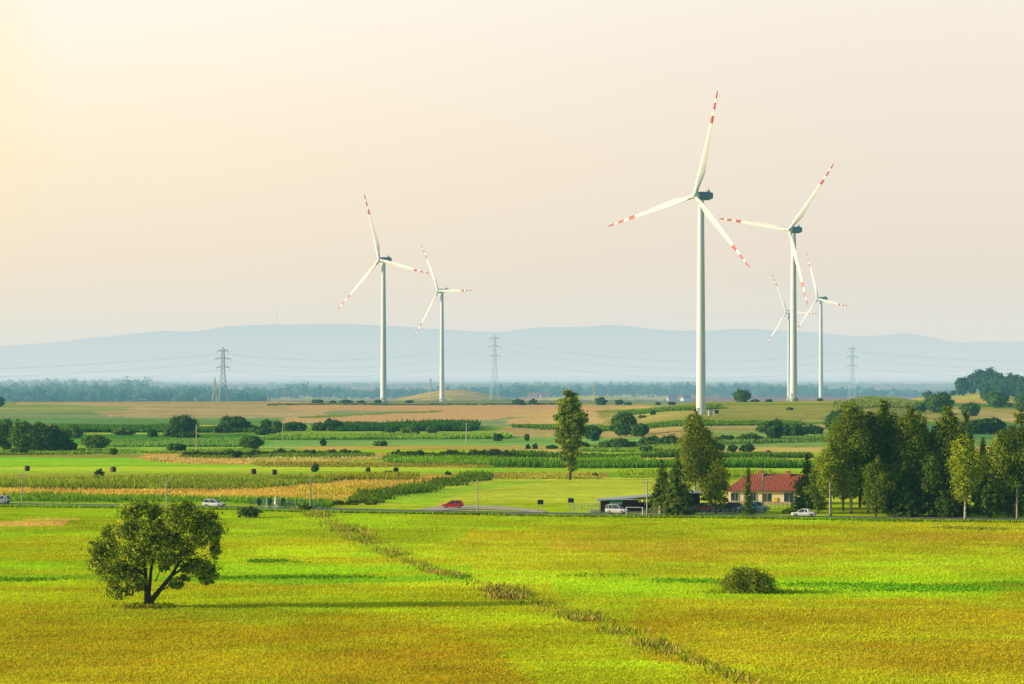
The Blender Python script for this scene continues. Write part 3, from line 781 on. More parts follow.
tm.tube([(0,0,-.3),(0,0,.5),(-.1,0,1.4)], [.55,.48,.34], 10)
tm.tube([(-.05,0,.9),(-.25,.1,2.6),(-.3,0,4.2),(-.6,.2,6.2),(-1,.3,8.6)], [.34,.28,.22,.14,.05], 8)
tm.tube([(.05,.1,1.0),(.15,.4,2.6),(.3,.5,4.4),(.9,.6,7),(1.2,.8,9.2)], [.25,.20,.17,.11,.04], 8)
tm.tube([(.05,0,.4),(.9,-.1,1.4),(1.9,-.2,2.6),(2.9,-.1,3.9),(3.7,.1,5.6),(4.2,.3,8)], [.36,.30,.25,.2,.13,.05], 8)
tm.tube([(2.5,-.1,3.4),(4,.1,4.5),(5.4,-.2,4.7),(6.3,0,4.6)], [.15,.11,.07,.03], 6)
tm.tube([(3.4,0,4.8),(4.8,.2,6.3),(6,0,7.8)], [.12,.09,.04], 6)
tm.tube([(-.28,0,3.6),(-1.8,-.2,4.7),(-3.4,-.3,5.5),(-5.2,0,6.4)], [.15,.11,.07,.03], 6)
tm.tube([(-.3,0,4.4),(-1.4,.4,6.6),(-2,.3,9)], [.13,.09,.03], 6)
tm.tube([(-.2,0,2.8),(-1.5,.3,3.3),(-3,.4,3.4)], [.11,.08,.03], 6)
for l_ in lob[::2]:
    a_ = Vector((l_[0]*.45, l_[1]*.5, l_[2]*.62)); tm.tube([a_, a_.lerp(Vector(l_[:3]), .5)+Vector((0,0,.25)), Vector(l_[:3])], [.08,.05,.02], 5)
tm.build('trunk', BARK, root)

# --- bushes of the foreground
def big_bush(u, row, wpx, hpx, label, name='bush', dens=1.6, tone=.6):
    return tree(name, u, row, wpx, hpx, 'shrub', label, 'bush', tone=tone, dens=dens, leafpx=1.1)
big_bush(748, 593, 62, 31, 'round yellow green bush alone in the right meadow', dens=3.4, tone=.8)
big_bush(249, 518, 30, 14, 'dark low bush in front of the road right of the white hatchback', dens=2, tone=.1)
big_bush(305, 512, 16, 10, 'small dark bush at the head of the ditch beside the road', dens=1.5, tone=.2)
tree('bush', 99.5, 477.5, 12, 10, 'shrub', 'small dark bush between two hay bales on the left', 'bush', tone=.1)
big_bush(337, 505, 16, 6, 'low grey green bush right of the green wire fence', tone=.4)
big_bush(352, 505, 18, 6, 'low pale bush behind the road between fence and red car', tone=.6)
big_bush(371, 505, 14, 4, 'tiny pale bush at the end of the bush row left of the red car', tone=.7)

# rank tufts at the foot of the lone tree and the round bush
bx0, by0, _ = at(748, 592)
pp = np.vstack([np.stack([x0+rng.normal(0, 1.5, 500), y0_+rng.normal(-.3, 1.2, 500)], -1), np.stack([bx0+rng.normal(0, 2.8, 900), by0+rng.normal(-1.2, 1.2, 900)], -1)])
cc = paint(pp[:, 0], pp[:, 1])*rng.uniform(.5, 1, (len(pp), 1))
blades('foot_grass', pp, .42, .16, cc*.6, cc, 'taller grass tufts at the foot of the lone tree and the round bush', 'grass', tilt=.35, jitter=.5)
# --- poplar
POP = dict(ca=G1*.75, cb=G1*.25+G2*.85)
tree('poplar_tree', 570, 480, 36, 89, 'poplar', 'tall slender poplar standing alone behind the meadow at the centre', dens=3.0, leafpx=1.3, **POP)

# --- trees round the shelter and house
tree('spruce_tree', 662, 513, 36, 52, 'spruce', 'small spruce before the right end of the dark shelter, leftmost of its cluster', tone=.25, leafpx=1.2)
tree('spruce_tree', 677, 515, 36, 62, 'spruce', 'taller spruce just right of the small one before the shelter', tone=.3, leafpx=1.2)
tree('birch_tree', 696, 511, 36, 102, 'birch', 'tallest tree of the cluster between shelter and house, with pointed top', tone=.6, dens=2.2, birch=True)
tree('birch_tree', 711, 510, 32, 80, 'birch', 'broad dark tree behind the pointed one, between shelter and house', tone=.35, dens=2.0)
tree('birch_tree', 716, 514, 24, 56, 'birch', 'mid height yellow green tree left of the house', tone=.65, dens=2.0)
tree('birch_tree', 724, 513, 14, 42, 'birch', 'lowest leafy tree at the left corner of the house', tone=.5, dens=1.6)
tree('birch_tree', 686, 514, 18, 44, 'birch', 'slim young tree with pale stem in front of the pointed tree', tone=.6, dens=1.4, birch=True)
tree('spruce_tree', 748, 515, 15, 46, 'spruce', 'thin sparse dark tree in front of the red roof', tone=.2, dens=.3, leafpx=1.2)
tree('spruce_tree', 807, 509, 32, 54, 'spruce', 'dense dark spruce at the right end of the house', tone=.1, leafpx=1.3)
tree('bush', 790, 514, 22, 6, 'shrub', 'low green bush in the grass before the dark spruce by the house', 'bush', tone=.5)

# --- the roadside grove on the right
GV = 'trees of the roadside grove'
grove = [ # u, base, w, top row, kind, tone, birch, words
 (812,510,26,470,'birch',.3,False,'dark leafy tree beside the spruce at the left end of the grove'),
 (860,508,34,424,'birch',.3,False,'shadowed tree behind the first peak on its right'),
 (912,508,40,430,'birch',.3,False,'shadowed tree behind the third peak'),
 (955,508,34,432,'birch',.25,False,'shadowed tree behind the fourth peak'),
 (1000,508,40,452,'birch',.4,False,'shadowed tree far back near the right edge of the grove'),
 (818,514,22,462,'birch',.6,False,'small leafy tree at the left end of the grove'),
 (831,516,30,440,'birch',.85,True,'sunlit yellow green tree near the left end of the grove'),
 (851,514,46,402,'birch',.6,True,'tall broad tree with bright left side, first peak of the grove from the left'),
 (843,511,34,430,'birch',.4,False,'dark tree tucked behind the first peak of the grove'),
 (868,513,34,412,'birch',.45,True,'tree with thin crown between the first and second peaks of the grove'),
 (885,512,36,400,'birch',.55,True,'slim tall tree forming the second peak of the grove'),
 (876,517,28,458,'birch',.5,False,'low front tree with white stems at the foot of the second peak'),
 (897,512,32,424,'birch',.35,False,'dark tree just right of the second peak of the grove'),
 (908,514,34,405,'birch',.55,True,'upright tree forming the third peak of the grove'),
 (921,512,30,411,'birch',.75,False,'yellow green topped tree beside the third peak'),
 (905,517,30,462,'spruce',.2,False,'low dark conifer in front of the third peak'),
 (934,512,36,424,'birch',.3,False,'very dark tree in the middle of the grove behind others'),
 (948,514,34,404,'birch',.5,False,'tall tree with two blunt tops, fourth peak of the grove'),
 (929,517,28,452,'birch',.3,False,'dark rounded tree low in the middle front of the grove'),
 (966,512,18,409,'birch',.25,False,'narrow dark tree with a lone spike top right of the fourth peak'),
 (965,520,34,434,'birch',1.25,True,'bright sunlit birch with bare white trunk at the grove front'),
 (945,517,24,462,'spruce',.2,False,'small dark conifer left of the bright birch'),
 (983,515,26,438,'spruce',.5,False,'pointed conifer right of the bright birch'),
 (992,512,30,444,'birch',.4,False,'dark leafy tree filling the gap right of the pointed conifer'),
 (1006,516,32,430,'birch',.85,True,'yellow green birch with pale trunk near the right edge of the grove'),
 (1020,513,36,410,'birch',.55,True,'tall tree at the right edge of the picture'),
 (990,518,22,476,'shrub',.3,False,'thick undergrowth bush at the grove front right of the bright birch'),
 (1014,518,26,474,'shrub',.3,False,'thick undergrowth bush at the right edge in front of the tall tree'),
 (917,517,26,482,'shrub',.1,False,'dark undergrowth bush below the middle of the grove'),
 (890,516,24,484,'shrub',.2,False,'dark undergrowth bush below the second peak of the grove'),
 (948,518,24,484,'shrub',.2,False,'dark undergrowth bush left of the white trunk of the bright birch'),
 (1030,516,34,424,'birch',.4,False,'dark leafy tree filling the right edge behind the tall one'),
 (1002,511,28,436,'spruce',.2,False,'dark pointed conifer behind the yellow green birch at the right edge'),
 (957,516,26,448,'spruce',.25,False,'dark conifer close behind the left side of the bright birch'),
 (1044,514,40,420,'birch',.5,False,'tree beyond the right edge of the picture'),
 (1068,514,40,430,'birch',.6,False,'leafy tree beyond the right edge of the picture'),
]
for (u, bb, wpx, top, kd, tn, bi, lb) in grove:
    tree('spruce_tree' if kd == 'spruce' else ('undergrowth' if kd == 'shrub' else 'birch_tree'), u, bb, wpx*1.08, bb-top, kd, lb, 'bush' if kd == 'shrub' else 'tree', GV, tone=min(1.3, tn*1.15), dens=2.9, birch=bi, leafpx=1.05, ca=GDK*.35+(G1*(1-tn)+G2*tn)*.30, cb=(G1*(1-tn*1.1)+G2*tn*1.1)*np.array([.88, 1, 1]))

# --- shrubs and trees of the middle distance
MD = [ # u, base row, w, h, kind, tone, label
 (4,451,24,35,'round',.35,'leftmost tree of the dark copse at the left edge'),
 (22,452,24,35,'round',.45,'second tree from the left in the dark copse at the left edge'),
 (37,452,24,34,'round',.5,'light green middle tree of the dark copse at the left edge'),
 (50,452,22,32,'round',.2,'darkest tree of the copse at the left edge'),
 (60,451,18,24,'round',.2,'lower right tree of the copse at the left edge'),
 (70,452,14,14,'shrub',.15,'low bush ending the copse on its right side'),
 (18,454,18,8,'shrub',.35,'rounded low bush at the foot of the left copse'),
 (70,438,24,14,'shrub',.6,'pale green bush behind the right end of the left copse'),
 (95,448,28,14,'round',.45,'rounded green bush right of the left copse'),
 (124,435,22,9,'shrub',.65,'pale spreading bush on the bank left of the dark clump'),
 (153,437,10,9,'shrub',.1,'small dark bush left of the big dark clump'),
 (172,437,16,12,'shrub',.3,'bush leaning on the left side of the big dark clump'),
 (182,434,26,20,'round',.2,'big dark conical clump left of the white pole'),
 (188,438,24,7,'shrub',.1,'low dark skirt bush under the big dark clump'),
 (222,433,20,9,'shrub',.15,'low left end bush of the wide clump right of the white pole'),
 (234,432,30,17,'round',.2,'wide dark green clump right of the white pole'),
 (249,432,14,8,'shrub',.2,'low right end bush of the wide clump'),
 (177,452,18,10,'round',.25,'round bush alone below the big dark clump'),
 (113,455,9,8,'shrub',.6,'small pale bush behind the bright meadow on the left'),
 (251,449,26,14,'round',.35,'rounded bush behind the hedge, left of centre'),
 (237,459,9,9,'round',.1,'little round dark tree standing before the hedge'),
 (250,458,8,7,'round',.2,'little tree right of the round dark one before the hedge'),
 (267,432,11,14,'round',.35,'left tree of the row of bushes left of centre'),
 (277,433,11,14,'round',.35,'second tree of the row of bushes left of centre'),
 (266,435,20,8,'shrub',.2,'low bush in front of the two trees left of centre'),
 (294,431,26,10,'shrub',.2,'long low bush in the row left of centre'),
 (319,431,16,10,'shrub',.2,'bush beside the tallest in the row left of centre'),
 (332,431,18,13,'round',.2,'tallest bush ending the row left of centre on the right'),
 (323,446,6,8,'round',.05,'single dark round bush on the green strip'),
 (380,446,16,6,'shrub',.6,'pale low bush on the green strip'),
 (389,434,12,7,'shrub',.2,'small dark bush in front of the dark maize block'),
 (409,435,20,9,'shrub',.55,'olive rounded bush in front of the dark maize block'),
 (432,433,12,8,'round',.55,'light green bush right of the olive one'),
 (498,441,9,9,'round',.05,'round dark tree on the green strip left of the poplar'),
 (313,457,6,8,'round',.1,'thin dark sapling over the tan strip left of centre'),
 (335,456,5,6,'round',.5,'yellowish sapling over the tan strip'),
 (315,472,7,9,'round',.15,'small dark tree on the bright strip right of the bales'),
 (368,472,5,5,'round',.3,'faint little bush on the bright strip'),
 (396,472,6,5,'round',.1,'small dark tree with a wide top on the bright strip'),
 (388,474,9,4,'shrub',.1,'low dark mound bush on the bright strip'),
 (448,475,7,4,'shrub',.2,'low brown bush at the corner of the orange grain'),
 (475,476,7,4,'shrub',.2,'low brown bush at the tip of the slanting maize edge'),
 (593,441,16,18,'round',.15,'dark round tree right of the poplar'),
 (584,449,12,9,'shrub',.1,'dark bush low at the right side of the poplar'),
 (552,449,12,5,'shrub',.1,'dark bush low at the left side of the poplar'),
 (528,449,5,5,'shrub',.1,'left one of two tiny dark bushes left of the poplar'),
 (535,449,5,6,'shrub',.1,'right one of two tiny dark bushes left of the poplar'),
 (527,441,5,8,'round',.3,'brownish bare sapling left of the poplar'),
 (624,437,25,26,'round',.3,'tallest tree of the group right of the poplar'),
 (640,437,17,15,'round',.2,'round tree leaning on the tallest tree right of the poplar'),
 (619,449,36,11,'shrub',.25,'wide olive bush in front of the tree group right of the poplar'),
 (652,446,26,11,'shrub',.3,'long bush right of the wide olive bush'),
 (670,446,24,12,'shrub',.1,'dark right end bush of the tree group right of the poplar'),
 (647,452,14,8,'shrub',.45,'pale small bush at the front of the tree group'),
 (595,477,8,4,'shrub',.2,'little dark bush at the field edge right of the poplar foot'),
 (725,442,18,8,'shrub',.15,'dark bush above the red roof on the left'),
 (750,442,26,9,'shrub',.3,'wide bush above the red roof'),
 (720,451,10,9,'round',.15,'left of three round bushes above the red roof'),
 (732,452,11,8,'round',.15,'middle one of three round bushes above the red roof'),
 (747,452,16,9,'round',.15,'right and largest of three round bushes above the red roof'),
 (764,433,15,12,'round',.35,'hazy green tree on the slope above the red roof'),
 (774,441,17,24,'round',.15,'dark tree on the slope left of the grove'),
 (793,436,34,12,'shrub',.1,'wide blue green bush on the slope left of the grove'),
 (813,434,20,10,'shrub',.1,'blue green bush joining the wide one left of the grove'),
 (838,432,26,24,'round',.15,'hazy dark tree on the slope just behind the grove top'),
 (939,413,26,22,'round',.35,'round hazy tree rising behind the middle of the grove'),
 (920,412,16,10,'round',.4,'small pale tree left of the round hazy one behind the grove'),
 (970,416,18,14,'round',.3,'pale tree behind the spike topped tree of the grove'),
 (976,434,22,16,'round',.1,'dark blue green tree in the hollow behind the grove'),
 (992,434,26,18,'round',.1,'blue green tree in the hollow, right of the dark one'),
 (1008,436,20,10,'shrub',.1,'low bush at the right end of the hollow'),
 (997,408,20,18,'round',.35,'round green tree alone on the right field below the wood'),
 (1023,411,16,19,'round',.4,'green tree cut by the right edge below the wood'),
 (1009,407,10,5,'shrub',.2,'low dark bush between the two field trees at right'),
 (742,402,17,13,'round',.25,'grey green tree on the skyline right of the nearest turbine'),
 (755,402,12,3,'shrub',.2,'low bush right of the skyline tree'),
 (769,402,8,3,'shrub',.2,'low bush on the skyline left of the second turbine tower'),
 (791,401,7,3,'shrub',.1,'small bush at the foot of the second turbine tower'),
 (820,401,6,3,'shrub',.1,'small bush at the foot of the far thin turbine tower'),
 (653,415,6,5,'round',.1,'dark dot of a bush on the slope left of the nearest turbine'),
 (642,418,10,3,'shrub',.2,'flat bush low on the slope left of the nearest turbine'),
 (317,403,14,4,'shrub',.15,'left low bush on the skyline before the left turbine'),
 (333,403,8,2.5,'shrub',.2,'tiny bush on the skyline between two longer ones'),
 (346,403,14,3.5,'shrub',.2,'middle low bush on the skyline before the left turbine'),
 (361,403,10,2.5,'shrub',.2,'third low bush on the skyline before the left turbine'),
 (378,403,8,3.5,'shrub',.2,'low bush at the foot of the left turbine'),
 (409,403,9,3,'shrub',.2,'low bush on the skyline between the two left turbines'),
 (518,404,14,5,'shrub',.2,'left low bush on the skyline left of the poplar'),
 (533,404,9,5,'shrub',.2,'right low bush on the skyline left of the poplar'),
 (601,405,11,8,'round',.15,'dark dome bush on the skyline right of the poplar top'),
 (619,405,8,6,'round',.3,'small round tree on the skyline right of the dark dome bush'),
 (628,405,9,3,'shrub',.2,'flat bush beside the small round skyline tree'),
 (658,405,5,3,'shrub',.1,'tiny dark bush on the skyline'),
 (672,405,8,3.5,'shrub',.2,'small bush on the skyline left of the nearest turbine'),
 (0,407,8,12,'round',.2,'tree top at the left edge above the copse'),
 (790,410,7,3,'shrub',.2,'small bush on the open slope below the second turbine'),
]
for (u, bb, wpx, hpx, kd, tn, lb) in MD:
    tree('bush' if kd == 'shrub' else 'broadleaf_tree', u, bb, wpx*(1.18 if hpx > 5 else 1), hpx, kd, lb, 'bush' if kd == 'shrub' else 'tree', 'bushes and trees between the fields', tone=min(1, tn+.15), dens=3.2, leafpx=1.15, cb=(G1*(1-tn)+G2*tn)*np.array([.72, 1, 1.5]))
# hedge: individual bushes in a row
HL = ['left of centre','near the round dark tree','past the round dark tree']
for i, u in enumerate([188,198,208,219,229,244,257,268,280,292,304,318,330,344,356]):
    tree('hedge_bush', u+random.uniform(-2,2), 456.5-(.5 if u > 256 else 0), random.uniform(15,20), random.uniform(5,8), 'shrub', 'bush of the dark hedge behind the pale tan reed strip', 'bush', 'hedge behind the tan reed strip', tone=random.uniform(.05,.4), dens=3.5, leafpx=1.15)
for i, u in enumerate([398,410,420,431,442,452,463,474,484,495,506]):
    tree('hedge_bush', u+random.uniform(-2,2), 458+random.uniform(-.5,.5), random.uniform(15,20), random.uniform(7,10.5), 'shrub', 'bush of the dark hedge left of the poplar above the maize row', 'bush', 'hedge left of the poplar', tone=random.uniform(0,.3), dens=3.5, leafpx=1.15)

# --- wood on the far right hill: each tree
WD = [(962,396,14,22,'narrow front tree at the left end of the hilltop wood'),(972,394,12,24,'second tree of the hilltop wood'),(981,393,16,28,'tallest tree top of the hilltop wood'),(990,394,16,27,'dark tree right of the tallest in the hilltop wood'),
 (999,396,16,27,'middle tree of the hilltop wood'),(1008,397,16,26,'rounded tree right of the middle of the hilltop wood'),(1016,399,16,27,'second last tree of the hilltop wood before the right edge'),(1025,400,18,27,'tree at the right edge of the hilltop wood'),
 (1040,400,20,26,'hilltop wood tree beyond the right edge'),(1060,400,22,26,'far hilltop wood tree beyond the right edge'),(953,392,8,6,'low bush left of the hilltop wood'),(928,398,12,7,'pale bush on the far right slope'),(948,399,7,5,'small bush below the hilltop wood'),
 (985,400,14,20,'front tree low in the hilltop wood'),(1003,401,14,18,'front tree right of centre in the hilltop wood'),(931,391,6,3,'tiny bush on the far slope crest')]
for (u, bb, wpx, hpx, lb) in WD:
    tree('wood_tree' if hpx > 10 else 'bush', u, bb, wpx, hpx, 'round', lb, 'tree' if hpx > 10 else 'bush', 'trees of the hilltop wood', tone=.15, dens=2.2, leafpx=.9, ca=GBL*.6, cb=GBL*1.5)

# --- far woods: one mass each
def wood(name, Yd, u0, u1, top, layers, depth, label, col, hmin=.6, lsz=1.0, dens=1.0):
    Cs = []; Ks = []; Ns = []; s = pxm(Yd)
    for ly in range(layers):
        yv = Yd+depth*ly/max(1, layers)
        xa, xb = (u0-512)/F*yv, (u1-512)/F*yv
        x = xa
        while x < xb:
            W_ = random.uniform(10, 26)
            uu = 512+F*x/yv; tr = float(np.interp(uu, *P(top)))
            zb = float(terr(x, yv)); H_ = (CH-(tr-HOR)*yv/F)-zb
            H_ *= random.uniform(.72, 1.06)*(1 if ly else random.uniform(.6, .95))
            if H_ > 2:
                n_ = int(230*dens)
                d = rng.normal(0, 1, (n_, 3)); d /= np.linalg.norm(d, axis=1)[:, None]
                lump = (1+.25*np.sin(d[:, 0]*5+x)+.15*np.sin(d[:, 2]*7+x*2))[:, None]
                c = d*rng.uniform(.5, 1, (n_, 1))*lump*np.array([W_*.55, W_*.5, H_*.46])+np.array([x, yv+random.uniform(-8, 8), zb+H_*.52])
                c[:, 2] = np.maximum(c[:, 2], zb)
                Ns.append(d+rng.normal(0, .3, d.shape)); Cs.append(c); Ks.append(np.tile(np.array(col)*random.uniform(.5, 1.6), (n_, 1))*rng.uniform(.7, 1.3, (n_, 1))*(1+.9*np.clip(-d[:, 0:1]*.6+d[:, 2:3]*.6, -.5, 1)))  # sunlight painted into the leaf colour: upper left sides brighter
            x += W_*random.uniform(.45, .85)
    C_ = np.vstack(Cs); K_ = np.vstack(Ks); S_ = rng.uniform(.8, 1.7, len(C_))*lsz/s
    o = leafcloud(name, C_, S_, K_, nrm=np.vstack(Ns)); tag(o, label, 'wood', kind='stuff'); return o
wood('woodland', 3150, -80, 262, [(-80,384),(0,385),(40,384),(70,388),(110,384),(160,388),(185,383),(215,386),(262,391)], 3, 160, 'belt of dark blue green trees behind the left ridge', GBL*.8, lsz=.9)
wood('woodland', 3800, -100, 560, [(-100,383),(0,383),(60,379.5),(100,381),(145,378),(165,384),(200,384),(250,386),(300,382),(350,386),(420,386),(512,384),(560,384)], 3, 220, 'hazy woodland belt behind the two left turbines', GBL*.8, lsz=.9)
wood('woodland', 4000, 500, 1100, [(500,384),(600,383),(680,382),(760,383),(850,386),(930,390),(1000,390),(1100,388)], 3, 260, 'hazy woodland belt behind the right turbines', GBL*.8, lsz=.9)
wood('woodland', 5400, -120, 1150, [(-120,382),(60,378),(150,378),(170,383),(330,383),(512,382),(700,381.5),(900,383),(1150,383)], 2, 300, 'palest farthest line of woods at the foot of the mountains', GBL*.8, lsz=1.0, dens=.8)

# ------------------------------------------------------------------ mountains
def mountain(name, Yd, ridge, depth, base, mat, amp=1.0):
    us_ = np.arange(-900, 1925, 6.0); r_ = np.interp(us_, *P(ridge))
    nz = 22; V = []
    for k_ in range(nz+1):
        f_ = k_/nz; yv = Yd-depth*(1-f_); x = (us_-512)/F*Yd
        top = CH-(r_-HOR)*Yd/F+((vnoise(us_, us_*0, 21, 5)-.5)*8+(vnoise(us_, us_*0, 8, 7)-.5)*4)*amp
        sl_ = f_**1.4*(1+.35*(vnoise(x/900, np.full_like(x, f_*3), 1, 6)-.5)*(1-f_)*2)
        z_ = base+(top-base)*np.clip(sl_, 0, 1)
        V.append(np.stack([x, np.full_like(x, yv), z_], -1))
    V = np.array(V); n_ = len(us_); idx = np.arange((nz+1)*n_).reshape(nz+1, n_)
    Fq = np.stack([idx[:-1,:-1], idx[:-1,1:], idx[1:,1:], idx[1:,:-1]], -1).reshape(-1, 4)
    me = npmesh(name, V.reshape(-1, 3), Fq, True); o = link(name, me, mat); tag(o, kind='structure'); return o
def mount_mat(name, zt, lo, hi):  # haze painted on as emission, blended from foot to ridge
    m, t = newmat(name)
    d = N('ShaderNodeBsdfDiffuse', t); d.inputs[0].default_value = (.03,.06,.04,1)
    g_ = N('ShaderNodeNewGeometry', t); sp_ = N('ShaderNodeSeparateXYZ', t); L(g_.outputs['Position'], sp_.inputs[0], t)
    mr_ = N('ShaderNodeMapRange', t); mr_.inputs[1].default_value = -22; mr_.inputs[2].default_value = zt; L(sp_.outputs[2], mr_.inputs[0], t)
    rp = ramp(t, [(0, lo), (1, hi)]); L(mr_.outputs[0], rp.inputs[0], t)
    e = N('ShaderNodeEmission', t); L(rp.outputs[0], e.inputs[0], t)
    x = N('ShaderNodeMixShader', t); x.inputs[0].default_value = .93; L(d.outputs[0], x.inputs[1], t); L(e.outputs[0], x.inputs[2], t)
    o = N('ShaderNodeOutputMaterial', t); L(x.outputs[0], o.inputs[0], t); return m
RIDGE = [(-900,352),(-200,350),(0,346),(50,342),(100,337),(165,331),(190,332),(230,325.5),(270,325),(350,323.5),(380,325.5),(440,329),(500,332),(530,328),(575,327),(612,324.5),(650,328.5),(687,331),(737,329),(790,331),(822,333),(862,337),(907,333),(930,337),(952,342),(1024,341),(1200,346),(1900,352)]
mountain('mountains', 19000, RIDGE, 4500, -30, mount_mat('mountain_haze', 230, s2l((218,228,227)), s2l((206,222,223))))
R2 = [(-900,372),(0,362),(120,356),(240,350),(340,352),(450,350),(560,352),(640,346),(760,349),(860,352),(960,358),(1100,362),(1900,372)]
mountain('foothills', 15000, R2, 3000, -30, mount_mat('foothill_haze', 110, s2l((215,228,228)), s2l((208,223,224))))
mast = MB(); xm, ym = (277-512)/F*18900, 18900; zt_ = CH-(324-HOR)*18900/F
for a_ in range(3):
    mast.tube([(xm+2*cos(a_*2.1), ym+2*sin(a_*2.1), zt_-10), (xm, ym, CH-(307-HOR)*18900/F)], 1.3, 5)
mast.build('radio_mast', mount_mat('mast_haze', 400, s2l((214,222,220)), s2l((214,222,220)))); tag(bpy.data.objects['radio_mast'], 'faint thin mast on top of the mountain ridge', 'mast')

# ------------------------------------------------------------------ wind turbines
TW = pmat('turbine_white', (.80,.82,.82), .45, var=.03, scale=.3)
NC = pmat('nacelle_grey', (.13,.25,.31), .5, var=.08, scale=1)
bm_, t = newmat('blade_banded')
b_ = N('ShaderNodeBsdfPrincipled', t); b_.inputs['Roughness'].default_value = .4
tcn = N('ShaderNodeTexCoord', t); sp_ = N('ShaderNodeSeparateXYZ', t); L(tcn.outputs['Object'], sp_.inputs[0], t)
mr_ = N('ShaderNodeMapRange', t); mr_.inputs[2].default_value = 46; L(sp_.outputs[2], mr_.inputs[0], t)
WB = (.74,.74,.70); RB = (.47,.020,.004)
rp = ramp(t, [(0, WB), (.69, RB), (.76, WB), (.82, RB), (.885, WB), (.925, RB)], 'CONSTANT'); L(mr_.outputs[0], rp.inputs[0], t); L(rp.outputs[0], b_.inputs['Base Color'], t); finish(t, b_.outputs[0]); BL = bm_
def blade_mesh():
    m = MB(); secs = []
    for k_ in range(25):
        f_ = k_/24; z_ = 1.0+45*f_
        if f_ < .05: ch, th, rnd = 1.9, 1.9, 1
        else:
            g_ = (f_-.05)/.95
            ch = 1.9+(3.3-1.9)*min(1, g_/.15) if g_ < .15 else 3.3-(3.3-.7)*((g_-.15)/.85)**.8
            th = max(.16, ch*(.5-.36*min(1, g_/.25)) if g_ < .25 else ch*.15); rnd = 0
        if f_ > .97: ch *= .55
        tw = R(16*(1-f_)**2+6)
        q_ = []
        for j in range(12):
            a_ = 2*pi*j/12
            if rnd: x_, y_ = cos(a_)*ch/2, sin(a_)*th/2
            else:
                x_ = cos(a_)*ch/2+ch*.2*min(1, (f_-.05)*6); y_ = sin(a_)*th/2*(.35+.65*(1-cos(a_))/2+.1)
            q_.append((x_*cos(tw)-y_*sin(tw), x_*sin(tw)+y_*cos(tw)-f_*f_*1.2, z_))
        secs.append(q_)
    m.loft(secs, True); return m
def make_turbine(loc, yaw):
    root = empty('wind_turbine', loc, yaw)
    m = MB(); H_ = 94
    m.tube([(0,0,-2),(0,0,.3),(0,0,30),(0,0,62),(0,0,H_-1.7)], [2.15,2.1,1.85,1.6,1.3], 28, True); m.build('tower', TW, root)
    m = MB()
    for zz in (30, 62): m.lathe([(1.9-.0075*zz, zz-.12), (1.93-.0075*zz, zz), (1.9-.0075*zz, zz+.12)], n=28)
    m.build('flange', TW, root)
    m = MB(); m.tube([(0,0,-1.2),(0,0,.1)], 2.7, 20, True); m.build('foundation', pmat('concrete', (.45,.43,.38), .9, var=.12), root)
    m = MB(); m.box((0,-2.17,1.6), (1.0,.12,2.1)); m.build('door', pmat('door_grey', (.3,.33,.34)), root)
    # nacelle: rotor towards -y
    m = MB(); secs = []
    for (yv, hw, zl_, zh) in ((-3.1,1.1,-1.1,1.2),(-2.6,1.6,-1.6,1.7),(0,1.8,-1.9,1.9),(4.5,1.75,-1.7,2.0),(7.0,1.4,-1.0,1.9),(7.6,1.0,-.5,1.6)):
        q_ = []
        for j in range(16):
            a_ = 2*pi*j/16; cx = math.copysign(abs(cos(a_))**.55, cos(a_)); cz = math.copysign(abs(sin(a_))**.55, sin(a_))
            q_.append((cx*hw, yv, H_+(zl_+zh)/2+cz*(zh-zl_)/2))
        secs.append(q_)
    m.loft(secs, True); nac = m.build('nacelle', NC, root)
    m = MB(); m.tube([(0,5.8,H_+1.9),(0,5.8,H_+3.6)], .07, 5); m.tube([(-.7,6.4,H_+1.8),(-.7,6.4,H_+3.2)], .06, 5); m.box((0,5.8,H_+3.6),(1.1,.1,.1)); m.box((-.7,6.4,H_+3.3),(.4,.4,.25)); m.box((.5,4.4,H_+2.3),(1.4,1.2,.7))
    m.build('weather_mast', NC, nac)
    m = MB(); m.lathe([(.05,-6.0),(.7,-5.8),(1.25,-5.2),(1.55,-4.3),(1.6,-3.3),(1.45,-3.0)], (0,0,H_), 16, 'y'); m.build('hub', TW, root)
    bl = blade_mesh()
    return root, bl
TUR = [ # u, base distance, hub row, rotor angle, label
 (701,1228,196,14.2,-40,'nearest and tallest wind turbine with yellow lit blade, right of centre'),
 (383.5,1890,260,-17.3,-36,'taller of the two left wind turbines, one blade pointing up left'),
 (442,2410,291,-29.5,-47,'smaller right one of the two left wind turbines'),
 (793.5,1590,230,39,-38,'second largest wind turbine right of the nearest, blade raised to upper right'),
 (821,2650,299,-20.6,-54,'slim distant wind turbine just right of the second largest'),
 (789,3070,312,-27,-46,'farthest wind turbine with its tower hidden behind the second largest'),
]
proto = None; PSI = R(-38)
